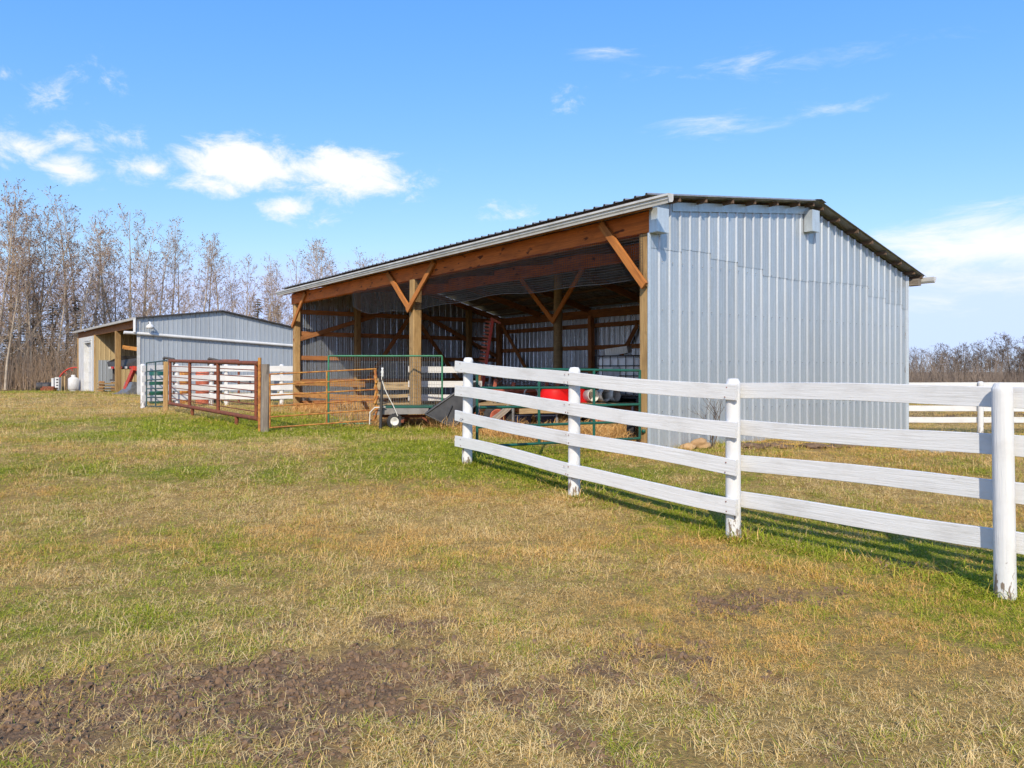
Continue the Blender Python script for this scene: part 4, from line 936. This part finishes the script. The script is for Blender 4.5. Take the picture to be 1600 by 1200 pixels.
# ------------------------------------------------------------------ yard clutter on the left
def at_px(x, Y): X = (x-800)/FPX*Y; return X, Y, gzf(X, Y)
X, Y, Z = at_px(114.5, 52)
pt = empty('propane_tank', (X, Y, Z), 'upright white gas tank left of the far shed door', 'gas tank')
b = MB(); b.lathe([(0, .04), (.26, .04), (.33, .12), (.33, .80), (.29, .90), (.14, .97), (0, .98)], 20, (X, Y, Z)); b.build('shell', M['white_enamel'], pt)
b = MB(); b.lathe([(.13, .95), (.13, 1.10), (.11, 1.12), (0, 1.12)], 14, (X, Y, Z)); b.build('valve_collar', M['white_enamel'], pt)
b = MB(); b.lathe([(.25, -.02), (.25, .06), (.22, .06)], 18, (X, Y, Z)); b.build('foot_ring', M['white_enamel'], pt)
X, Y, Z = at_px(114, 54); iw = empty('steel_wheel', (X, Y, Z), 'old rusty red steel wheel standing behind the white gas tank', 'wheel')
b = MB(); c = Vector((X+.2, Y, Z+.35)); b.tube([c+Vector((1.32*math.cos(q), 0, 1.32*math.sin(q))) for q in [k*math.pi/18 for k in range(37)]], .055, 6, False); b.build('rim', M['red_paint'], iw)
for k in range(14):
    q = k*2*math.pi/14; a = Vector((math.cos(q), 0, math.sin(q))); b = MB(); b.tube([c+a*1.10, c+a*1.30], .03, 5); b.build('lug', M['red_paint'], iw)
X, Y, Z = at_px(88, 52); pm = empty('fuel_pump', (X, Y, Z), 'white box stand with dark bands beside the rusty wheel', 'fuel pump')
b = MB(); b.box((X-.18, Y, Z+.45), (.16, .3, .9)); b.box((X+.12, Y, Z+.48), (.28, .3, .96)); b.build('cabinet', M['white_enamel'], pm)
for k in range(4):
    b = MB(); b.box((X+.16, Y-.155, Z+.2+.2*k), (.14, .02, .09)); b.build('band', M['dark_steel'], pm)
b = MB(); b.tube([(X-.35, Y-.1, Z+.1), (X-.32, Y-.1, Z+.5), (X-.2, Y-.1, Z+.7)], .03, 6); b.build('hose', M['black_rubber'], pm)
X, Y, Z = at_px(66, 53); lath('drum', M['dark_steel'], 'dark steel drum lying under the trees left of the far shed', 'drum', [(0, 0), (.28, 0), (.29, .02), (.28, .3), (.295, .31), (.28, .33), (.28, .6), (.29, .62), (.28, .88), (0, .88)], (X-.4, Y, Z+.30), Euler((0, R(90), R(20))).to_matrix())
X, Y, Z = at_px(76, 51.5); b = MB(); b.box((X, Y, Z+.12), (.9, .4, .22)); b.tube([(X-.4, Y, Z+.25), (X+.4, Y, Z+.25)], .08, 8); tag(b.build('rusty_implement', M['rust']), 'low rusty implement frame on the ground by the pump', 'implement')
for i, x in enumerate((97, 101.5)):
    X, Y, Z = at_px(x, 53); tag(beam('yard_post', (X, Y, Z-.1), (X, Y, Z+1.05), .13, .13, M['plank'], None, side=(1, 0, 0)), ['left one of two short wooden posts beside the gas tank', 'right one of two short wooden posts beside the gas tank'][i], 'post', 'short posts by the tank')
# pen equipment behind the white boards
def hoop(x0, x1, Y, z, mat, label, lift=.0):
    a, c = at_px(x0, Y), at_px(x1, Y); g = empty('pipe_hurdle', (a[0], Y, a[2]), label, 'pipe hurdle')
    pipe('top_bar', (a[0], Y, z+lift), (c[0], Y, z-lift), .05, mat, g)
    for p, zz in ((a, z+lift), (c, z-lift)): pipe('leg', (p[0], Y, p[2]-.05), (p[0], Y, zz), .045, mat, g)
    pipe('mid_bar', (a[0], Y, 1.2), (c[0], Y, 1.2), .035, mat, g)
hoop(256, 272, 29.0, 2.08, M['dark_steel'], 'short dark pipe frame rising behind the white pen boards', .03)
hoop(326, 345, 29.2, 2.03, M['dark_steel'], 'dark pipe frame next to the rusty one behind the pen', .05); hoop(336, 373, 29.6, 2.0, M['rust'], 'wide rusty pipe frame rising behind the white pen boards')
drum = [(0, 0), (.28, 0), (.29, .02), (.28, .3), (.295, .31), (.28, .33), (.28, .6), (.29, .62), (.28, .88), (0, .88)]
for (x, mname, lab) in ((246, 'green_tube', 'green drum behind the pen fence by the teal gate'), (285, 'rust_yellow', 'yellow-brown drum behind the pen boards'), (318, 'faded_red', 'red drum behind the pen boards')):
    X, Y, Z = at_px(x, 28.6); lath('drum', M[mname], lab, 'drum', drum, (X, Y, Z), None, (1, 1, 1.45))
X, Y, Z = at_px(405, 31); b = MB(); b.box((X, Y, Z+.75), (1.5, .8, .5)); b.box((X+.2, Y, Z+.35), (.9, .6, .5)); tag(b.build('feed_bunk', M['grey_steel']), 'grey feed bunk seen between the pen boards', 'feeder')

# ------------------------------------------------------------------ trees
def grow(seed, H, style):
    rnd = random.Random(seed); tb_ = MB(); cb = MB(); lb = MB()
    def path(p, d, L, n, wander, lift):
        pts = [p.copy()]; d = d.copy(); q = p.copy()
        for i in range(n):
            d = (d+Vector((rnd.gauss(0, wander), rnd.gauss(0, wander), rnd.gauss(0, wander*.6)+lift))).normalized(); q = q+d*(L/n); pts.append(q.copy())
        return pts
    def on(pts, u):
        f = u*(len(pts)-1); i = min(int(f), len(pts)-2); return pts[i].lerp(pts[i+1], f-i), (pts[i+1]-pts[i]).normalized()
    def off(d, ang, azm):
        a = d.cross(Vector((.3, .9, .2))).normalized(); c = d.cross(a); return (d*math.cos(ang)+(a*math.cos(azm)+c*math.sin(azm))*math.sin(ang)).normalized()
    pop = style == 'poplar'
    stems = [(Vector((0, 0, -.2)), Vector((rnd.gauss(0, .05), rnd.gauss(0, .05), 1)).normalized(), H)]
    if rnd.random() < (.7 if pop else .8): stems.append((Vector((rnd.uniform(-.3, .3), rnd.uniform(-.3, .3), -.2)), Vector((rnd.uniform(-.22, .22), rnd.uniform(-.2, .2), 1)).normalized(), H*rnd.uniform(.7, .9)))
    for (p, d, h) in stems:
        tp = path(p, d, h, 10, .035 if pop else .09, .02); r0 = h*(.0085 if pop else .013)
        tb_.tube(tp, [max(r0*(1-i/10)**.85, .02) for i in range(11)], 7, False)
        npri = 38 if pop else 28; azm = rnd.uniform(0, 6)
        for k in range(npri):
            u = (.20 if pop else .22)+(.79-.02)*(k+rnd.random())/npri
            if rnd.random() < (.75 if pop else .3)*(1-u)**1.6: continue
            b0, bd = on(tp, min(u, .99)); azm += 2.4+rnd.gauss(0, .4)
            ang = R(rnd.uniform(32, 58)*(1.05-.25*u)) if pop else R(rnd.uniform(35, 68))
            L = h*((.07+.24*(1-u)**.9) if pop else (.12+.30*(1-u)))*rnd.uniform(.65, 1.2)
            pp = path(b0, off(bd, ang, azm), L, 5, .10 if pop else .16, .085 if pop else .05)
            rb = max(min(r0*(1-u)*.34, L*.012), .010)
            (tb_ if rb > .025 else cb).tube(pp, [rb*(1-.75*i/5) for i in range(6)], 4, False)
            for j in range(max(3, int(L*(3.5 if pop else 3.0)))):
                v = rnd.uniform(.2, 1.0); c0, cd = on(pp, v); L2_ = L*rnd.uniform(.22, .45)*(1.15-.5*v)
                sp_ = path(c0, off(cd, R(rnd.uniform(22, 55)), rnd.uniform(0, 6.3)), L2_, 3, .14, .08)
                cb.tube(sp_, [q*(1.25 if pop else 2.2) for q in (.010, .008, .006, .004)], 3, False, False)
                for m_ in range(rnd.randint(2, 4)):
                    w = rnd.uniform(.3, 1.0); e0, ed = on(sp_, w); L3 = rnd.uniform(.25, .65)
                    ep = path(e0, off(ed, R(rnd.uniform(20, 55)), rnd.uniform(0, 6.3)), L3, 2, .15, .08)
                    cb.tube(ep, [q*(1.35 if pop else 2.4) for q in (.006, .005, .003)], 3, False, False)
                    for q in range(2 if pop else 2):
                        if rnd.random() < (.5 if pop else .8):
                            c = ep[-1] if q == 0 else ep[1]; s = rnd.uniform(.04, .085) if pop else rnd.uniform(.04, .09)
                            a = Vector((rnd.gauss(0, 1), rnd.gauss(0, 1), rnd.gauss(0, 1))).normalized()*s; e = a.cross(Vector((rnd.gauss(0, 1), rnd.gauss(0, 1), rnd.gauss(0, 1)))).normalized()*s*.7
                            lb.add([c-a, c+e-Vector((0, 0, .02)), c+a-Vector((0, 0, .03)), c-e], [(0, 1, 2, 3)])
    return tb_, cb, lb
def proto(seed, H, style, mt, mc, ml):
    t, c, l = grow(seed, H, style); return t.mesh('trunk', mt), c.mesh('crown', mc), l.mesh('buds', ml)
def plant(name, pr, loc, sc, rz, label, cat, group, tilt=(0, 0)):
    e = empty(name, loc, label, cat, group); e.scale = sc; e.rotation_euler = (tilt[0], tilt[1], rz)
    kids = []
    for nm, me in zip(('trunk', 'crown', 'buds'), pr):
        if me is None: continue
        o = bpy.data.objects.new(nm, me); COL.objects.link(o); o.parent = e if nm != 'buds' else kids[-1]; kids.append(o)
        if nm == 'buds': o['kind'] = 'stuff'
    return e
pops = [proto(100+i, 16.0, 'poplar', M['bark'], M['twig'], M['bud']) for i in range(7)]
rnd = random.Random(12); spots = []
tops = [(-60, 300), (30, 300), (100, 312), (180, 332), (270, 352), (330, 368), (400, 405), (470, 368), (520, 382), (590, 392), (640, 420)]
def top_y(x): return float(np.interp(x, [a for a, _ in tops], [c for _, c in tops]))
x = -55
while x < 640:
    spots.append((x, 0)); x += rnd.uniform(14, 27)
for x in (12, 48, 92, 128, 222, 305, 372, 440): spots.append((x+rnd.uniform(-6, 6), 1))
spots.sort()
for i, (x, row) in enumerate(spots):
    Y = 57+(x+40)/660*30+rnd.uniform(-3, 3)+(-4 if row else 2); X = (x-800)/FPX*Y
    H = (CAMZ+(HZ-(top_y(x)+rnd.uniform(-8, 26)+(70 if row else 0)))*Y/FPX); s = H/16.2; w = s*rnd.uniform(.95, 1.25)
    look = 'shorter bare poplar' if row else 'tall bare poplar'
    plant('poplar_tree', pops[i % 7], (X, Y, gzf(X, Y)), (w, w, s), rnd.uniform(0, 6.3), '%s, %s from the left in the left tree row' % (look, ordinal(i)), 'tree', 'bare poplars in the row on the left', (rnd.gauss(0, .02), rnd.gauss(0, .03)))
# spruces
def spruce(seed, H):
    rnd = random.Random(seed); t = MB(); t.tube([(0, 0, -.2), (0, 0, H)], [H*.018, .02], 7, False); c = MB()
    z = .4
    while z < H:
        rr = (H-z)/H*H*.24+.08
        for k in range(max(5, int(rr*9))):
            a = rnd.uniform(0, 6.3); L = rr*rnd.uniform(.7, 1.1); d = Vector((math.cos(a), math.sin(a), -.18)); side = Vector((-d.y, d.x, 0))
            for j in range(max(2, int(L/.16))):
                u = (j+rnd.random())/max(2, int(L/.16)); p = Vector((0, 0, z))+d*(L*u)+Vector((0, 0, .25*L*u*u)); w = .20*(1.15-u)+.06
                n1 = (side*rnd.uniform(-1, 1)+d*.6+Vector((0, 0, rnd.uniform(-.5, .3)))).normalized(); n2 = n1.cross(Vector((rnd.gauss(0, 1), rnd.gauss(0, 1), rnd.gauss(0, 1)))).normalized()
                c.add([p-n2*w*.35, p+n1*w*1.3, p+n2*w*.35], [(0, 1, 2)])
        z += .22
    return t.mesh('trunk', M['bark_dark']), c.mesh('crown', M['spruce']), None
sprs = [spruce(1, 8.0), spruce(2, 8.0)]
for i, (x, Y, ytop, lab) in enumerate(((18, 63, 466, 'dark spruce leftmost behind the bare poplars'), (52, 63.5, 460, 'dark spruce second from the left behind the thicket'), (82, 63, 474, 'dark spruce third from the left behind the thicket'), (118, 64, 466, 'dark spruce just left of the far shed roof'), (403, 84, 468, 'pointed dark spruce above the far shed roof'), (420, 86, 484, 'small spruce right of the pointed one above the roof'), (434, 85, 478, 'spruce beside the left end of the open shed roof'))):
    X = (x-800)/FPX*Y; H = CAMZ+(HZ-ytop)*Y/FPX
    plant('spruce_tree', sprs[i % 2], (X, Y, gzf(X, Y)), (H/8*1.5,)*2+(H/8,), rnd.uniform(0, 6), lab, 'tree', 'dark spruces among the poplars')
# far right tree belt
rts = [proto(300+i, 9.0, 'round', M['bark_dark'], M['twig_brown'], M['twig_brown']) for i in range(5)]
xs = []; x = 1385
while x < 1690: xs.append(x); x += rnd.uniform(9, 17)
for i, x in enumerate(xs):
    Y = 112+rnd.uniform(-9, 9); X = (x-800)/FPX*Y; yt = float(np.interp(x, [1385, 1500, 1550, 1580, 1690], [540, 536, 528, 522, 520]))+rnd.uniform(-4, 9)
    H = CAMZ+(HZ-yt)*Y/FPX-gzf(X, Y); s = H/9.0
    plant('belt_tree', rts[i % 5], (X, Y, gzf(X, Y)), (s*1.05, s*1.05, s), rnd.uniform(0, 6.3), 'bare brown tree, %s from the left in the belt beyond the paddock' % ordinal(i), 'tree', 'bare trees beyond the paddock on the right')
# thickets
def thicket(name, n, area, hmin, hmax, mat, label, seed, r=.012):
    rnd = random.Random(seed); b = MB()
    for i in range(n):
        X, Y = area(rnd); h = hmin+(hmax-hmin)*rnd.random()**2; z = gzf(X, Y)-.1; dx, dy = rnd.gauss(0, .22), rnd.gauss(0, .22)
        p = [Vector((X, Y, z)), Vector((X+dx*h*.4, Y+dy*h*.4, z+h*.45)), Vector((X+dx*h*1.1+rnd.gauss(0, .1), Y+dy*h, z+h))]
        b.tube(p, [r, r*.75, r*.35], 3, False, False)
        for k in range(4):
            q = p[1].lerp(p[2], rnd.uniform(-.6, .9)); e = q+Vector((rnd.gauss(0, .35), rnd.gauss(0, .35), rnd.uniform(.2, .8))); b.tube([q, e], [r*.55, r*.25], 3, False, False)
    o = b.build(name, mat); return tag(o, label, None, None, 'stuff')
def area_l(rnd):
    x = rnd.uniform(-80, 148)-10*rnd.random(); Y = rnd.uniform(57, 64); return (x-800)/FPX*Y, Y
def area_l2(rnd):
    x = rnd.uniform(130, 640); Y = 60+(x+40)/660*30+rnd.uniform(0, 5); return (x-800)/FPX*Y, Y
def area_r(rnd):
    x = rnd.uniform(1380, 1720); Y = rnd.uniform(104, 122); return (x-800)/FPX*Y, Y
M['thicket'] = simple('reddish_thicket', (.32, .22, .135), (.22, .15, .10), .9, 0, .35)
M['thicket_grey'] = simple('grey_thicket', (.27, .21, .165), (.17, .135, .11), .9, 0, .3)
thicket('thicket', 1400, area_l, 1.0, 4.6, M['thicket'], 'dense reddish brown thicket under the poplars on the left', 5, .016)
thicket('thicket', 900, area_l, 1.5, 6.5, M['thicket_grey'], 'pale grey-brown stems standing in the left thicket', 15, .014)
thicket('thicket', 1500, area_l2, 1.5, 4.5, M['thicket_grey'], 'grey-brown brush under the poplars behind the far shed', 6, .016)
thicket('thicket', 3400, area_r, .8, 5.5, M['thicket_grey'], 'grey-brown brush at the foot of the right tree belt', 7, .022)

# ------------------------------------------------------------------ grass and hay: scattered blades
srcs = bpy.data.collections.new('blade_sources')
def tuft(name, nb, rad, hmin, hmax, lay, w, seed, mat, curl=.5):
    rnd = random.Random(seed); vs = []; fs = []; va = []; to = []
    for i in range(nb):
        a = rnd.uniform(0, 6.3); q = rad*math.sqrt(rnd.random()); x, y = q*math.cos(a), q*math.sin(a)
        az_ = rnd.uniform(0, 6.3); L = rnd.uniform(hmin, hmax); e = max(.05, rnd.gauss(1-lay, .22)); e = min(e, 1.0)*R(88)
        d = Vector((math.cos(az_)*math.cos(e), math.sin(az_)*math.cos(e), math.sin(e))); s = Vector((-math.sin(az_), math.cos(az_), 0))*w*rnd.uniform(.7, 1.3)
        p0 = Vector((x, y, -.004)); p1 = p0+d*L*.55; d2 = (d+Vector((rnd.gauss(0, .3), rnd.gauss(0, .3), -curl*rnd.random()))).normalized(); p2 = p1+d2*L*.45
        p1.z = max(p1.z, .004); p2.z = max(p2.z, .003)
        k = len(vs); vs += [p0-s*.5, p0+s*.5, p1+s*.42, p1-s*.42, p2]; fs += [(k, k+1, k+2, k+3), (k+3, k+2, k+4)]
        v, t = rnd.random(), rnd.random(); va += [v]*5; to += [t]*5
    me = bpy.data.meshes.new(name); me.from_pydata([tuple(v) for v in vs], [], fs); me.materials.append(mat)
    for nm, arr in (('vary', va), ('tone', to)): at_ = me.attributes.new(nm, 'FLOAT', 'POINT'); at_.data.foreach_set('value', arr)
    o = bpy.data.objects.new(name, me); return o
def scatter(name, pts, rot, scl, grn_, idx, sources, label, warm):
    col = bpy.data.collections.new(name+'_sources')
    for o in sources: col.objects.link(o)
    me = bpy.data.meshes.new(name); me.from_pydata(pts.tolist(), [], [])
    for nm, ty, key, arr in (('rot', 'FLOAT_VECTOR', 'vector', rot), ('scl', 'FLOAT', 'value', scl), ('green', 'FLOAT', 'value', grn_), ('warm', 'FLOAT', 'value', warm), ('idx', 'INT', 'value', idx)):
        a = me.attributes.new(nm, ty, 'POINT'); a.data.foreach_set(key, np.ascontiguousarray(arr, dtype=np.int32 if ty == 'INT' else np.float32).ravel())
    o = link(name, me); tag(o, label, None, None, 'stuff')
    ng = bpy.data.node_groups.new(name, 'GeometryNodeTree'); ng.interface.new_socket('Geometry', in_out='INPUT', socket_type='NodeSocketGeometry'); ng.interface.new_socket('Geometry', in_out='OUTPUT', socket_type='NodeSocketGeometry')
    N = ng.nodes; gi = N.new('NodeGroupInput'); go = N.new('NodeGroupOutput'); ip = N.new('GeometryNodeInstanceOnPoints'); ci = N.new('GeometryNodeCollectionInfo')
    ci.inputs['Collection'].default_value = col; ci.inputs['Separate Children'].default_value = True; ci.inputs['Reset Children'].default_value = True
    def na(n, t): q = N.new('GeometryNodeInputNamedAttribute'); q.data_type = t; q.inputs['Name'].default_value = n; return q.outputs['Attribute']
    er = N.new('FunctionNodeEulerToRotation'); Lk = ng.links.new
    Lk(gi.outputs[0], ip.inputs['Points']); Lk(ci.outputs[0], ip.inputs['Instance']); ip.inputs['Pick Instance'].default_value = True
    Lk(na('idx', 'INT'), ip.inputs['Instance Index']); Lk(na('rot', 'FLOAT_VECTOR'), er.inputs[0]); Lk(er.outputs[0], ip.inputs['Rotation']); Lk(na('scl', 'FLOAT'), ip.inputs['Scale']); Lk(ip.outputs[0], go.inputs[0])
    md = o.modifiers.new('scatter', 'NODES'); md.node_group = ng; return o
srcA = [tuft('a_short', 36, .08, .02, .05, .72, .0026, 1, M['blade']), tuft('b_laid', 24, .09, .05, .12, .86, .0028, 2, M['blade']), tuft('c_upright', 24, .055, .028, .062, .58, .0028, 3, M['blade'], .8), tuft('d_wisp', 9, .05, .06, .14, .68, .0030, 4, M['blade'], .7)]
rg = np.random.default_rng(3)
def zone(y0, y1, dens, scale, half=.78, extra=1.2):
    A = half*(y1*y1-y0*y0)+2*extra*(y1-y0); n = int(A*dens)
    u = rg.random(n*2); Y = np.sqrt(y0*y0+u*(y1*y1-y0*y0)); X = (rg.random(n*2)*2-1)*(half*Y+extra); X, Y = X[:n], Y[:n]
    s, t = shed_st(X, Y); ins = (s > -.03) & (s < 15.45) & (t > -.05) & (t < 8.25)
    dx = X-D0.x; dy = Y-D0.y; s2 = dx*l2.x+dy*l2.y; t2 = dx*g2.x+dy*g2.y; ins |= (s2 > 0) & (s2 < 17.8) & (t2 > 0) & (t2 < 8.6)
    d = f_dirt(X, Y); keep = (~ins) & (rg.random(n) < np.clip(1.05-.95*ss(.15, 1.0, d), .34, 1)) & (rg.random(n) < 1-.7*f_straw(X, Y)) & (rg.random(n) < np.clip(.2+2.4*(fbm(X*5, Y*5, 91, 3)-.22), .25, 1))
    return X[keep], Y[keep], d[keep], scale
zs = [zone(2.2, 5.2, 640, 1.0), zone(5.2, 9, 430, 1.1), zone(9, 15, 200, 1.45), zone(15, 26, 60, 2.0), zone(26, 48, 16, 3.0)]
X = np.concatenate([z[0] for z in zs]); Y = np.concatenate([z[1] for z in zs]); D = np.concatenate([z[2] for z in zs]); S = np.concatenate([np.full(len(z[0]), z[3]) for z in zs])
ex, ey = [], []
def fringe(a, c, n, w):
    u = rg.random(n); o = rg.normal(0, w, n); d_ = (c-a).normalized(); ex.append(a.x+(c.x-a.x)*u-d_.y*o); ey.append(a.y+(c.y-a.y)*u+d_.x*o)
for p in (P1, P2, P3, P4): q = rg.random(40)*6.3; r__ = .07+.09*rg.random(40); ex.append(p.x+r__*np.cos(q)); ey.append(p.y+r__*np.sin(q))
fringe(P(-.10, -.1), P(-.10, DEP), 420, .05); fringe(A_, B_, 300, .12); fringe(Vector((-5, 15.1, 0)), Vector((-3, 16.1, 0)), 120, .1); fringe(Vector((-3.3, 15.85, 0)), Vector((-.9, 15.7, 0)), 160, .12); fringe(P1+fn*.2, P4+fn*.2, 420, .12)
ex, ey = np.concatenate(ex), np.concatenate(ey); nb0 = len(X)
X = np.concatenate([X, ex]); Y = np.concatenate([Y, ey]); D = np.concatenate([D, ex*0]); S = np.concatenate([S, ex*0+1.75])
n = len(X); Gr = f_green(X, Y); Gr[nb0:] = np.clip(Gr[nb0:]+.2, 0, 1); lush = np.clip((Gr-.45)*2, 0, 1)
rr_ = rg.random(n); idx = np.where(rr_ < .50, 0, np.where(rr_ < .74-.2*lush, 1, np.where(rr_ < .95, 2, 3))); idx = np.where((D > .4) & (rr_ > .45), 1, idx); idx = np.where((Y > 15) & (idx == 3), 0, idx); idx[nb0:] = np.where(rr_[nb0:] < .75, 2, 3)
Zg = gz(X, Y)+((Y < 14) & (Y > 1.5) & (np.abs(X) < 11))*((fbm(X*7, Y*7, 51, 3)-.5)*.03*(.4+1.6*D)-.02*D)
rot = np.stack([rg.normal(0, .12, n), rg.normal(0, .12, n), rg.random(n)*6.28], 1)
scl = S*rg.uniform(.65, 1.3, n)*(.62+.8*fbm(X*1.3, Y*1.3, 71, 3))*(.85+.35*lush)*np.where(D > .4, .85, 1.0)
Gi = np.clip(Gr+1.1*(fbm(X*4.5, Y*4.5, 66, 3)-.5)*(Y < 20)+rg.normal(0, .25, n), 0, 1); Gi = np.where(D > .45, Gi*.6, Gi)
scatter('grass', np.stack([X, Y, Zg], 1), rot, scl, Gi, idx, srcA, 'short half-dead lawn grass, straw and green blades mixed', np.clip(.38+2.6*(fbm(X*.7, Y*.9, 55, 4)-.5)+rg.normal(0, .25, n), 0, 1))
# hay on the shed floor
n = 5200; s = rg.random(n)*14.8+.3; t = rg.random(n)**1.2*6.5-.3
X = C0.x+gv.x*t+lv.x*s; Y = C0.y+gv.y*t+lv.y*s
k = rg.random(n) < (.25+.9*fbm(X*.8, Y*.8, 88)); X, Y = X[k], Y[k]; n = len(X)
X = np.concatenate([X, rg.normal(-2.2, .7, 500), rg.normal(1.5, .5, 500)]); Y = np.concatenate([Y, rg.normal(17.4, .3, 500), rg.normal(13.9, .4, 500)]); n = len(X)
scatter('loose_hay', np.stack([X, Y, gz(X, Y)+.01], 1), np.stack([rg.normal(0, .25, n), rg.normal(0, .25, n), rg.random(n)*6.28], 1), rg.uniform(1.6, 3.2, n), rg.random(n), np.zeros(n), [tuft('hay_tuft', 30, .10, .05, .12, .8, .004, 8, M['hay'])], 'loose trampled hay over the shed floor', np.full(n, .4))

# crumbs of soil on the bare patches
def clod(name, seed):
    rnd = random.Random(seed); bm = bmesh.new(); bmesh.ops.create_icosphere(bm, subdivisions=1, radius=.011)
    for v in bm.verts: v.co *= rnd.uniform(.7, 1.3); v.co.z *= .7
    me = bpy.data.meshes.new(name); bm.to_mesh(me); bm.free(); me.materials.append(M['soil']); return bpy.data.objects.new(name, me)
n = 60000; X = rg.uniform(-4.2, 4.2, n); Y = rg.uniform(2.3, 6.5, n); D = f_dirt(X, Y); k = rg.random(n) < ss(.25, .8, D); X, Y, D = X[k], Y[k], D[k]; n = len(X)
Zg = gz(X, Y)+(fbm(X*7, Y*7, 51, 3)-.5)*.03*(.4+1.6*D)-.02*D
scatter('soil_crumbs', np.stack([X, Y, Zg], 1), rg.random((n, 3))*6.28, .35+2.0*rg.random(n)**4, X*0, rg.integers(0, 3, n), [clod('clod_a', 1), clod('clod_b', 2), clod('clod_c', 3)], 'small crumbs of soil lying on the bare patches', X*0)
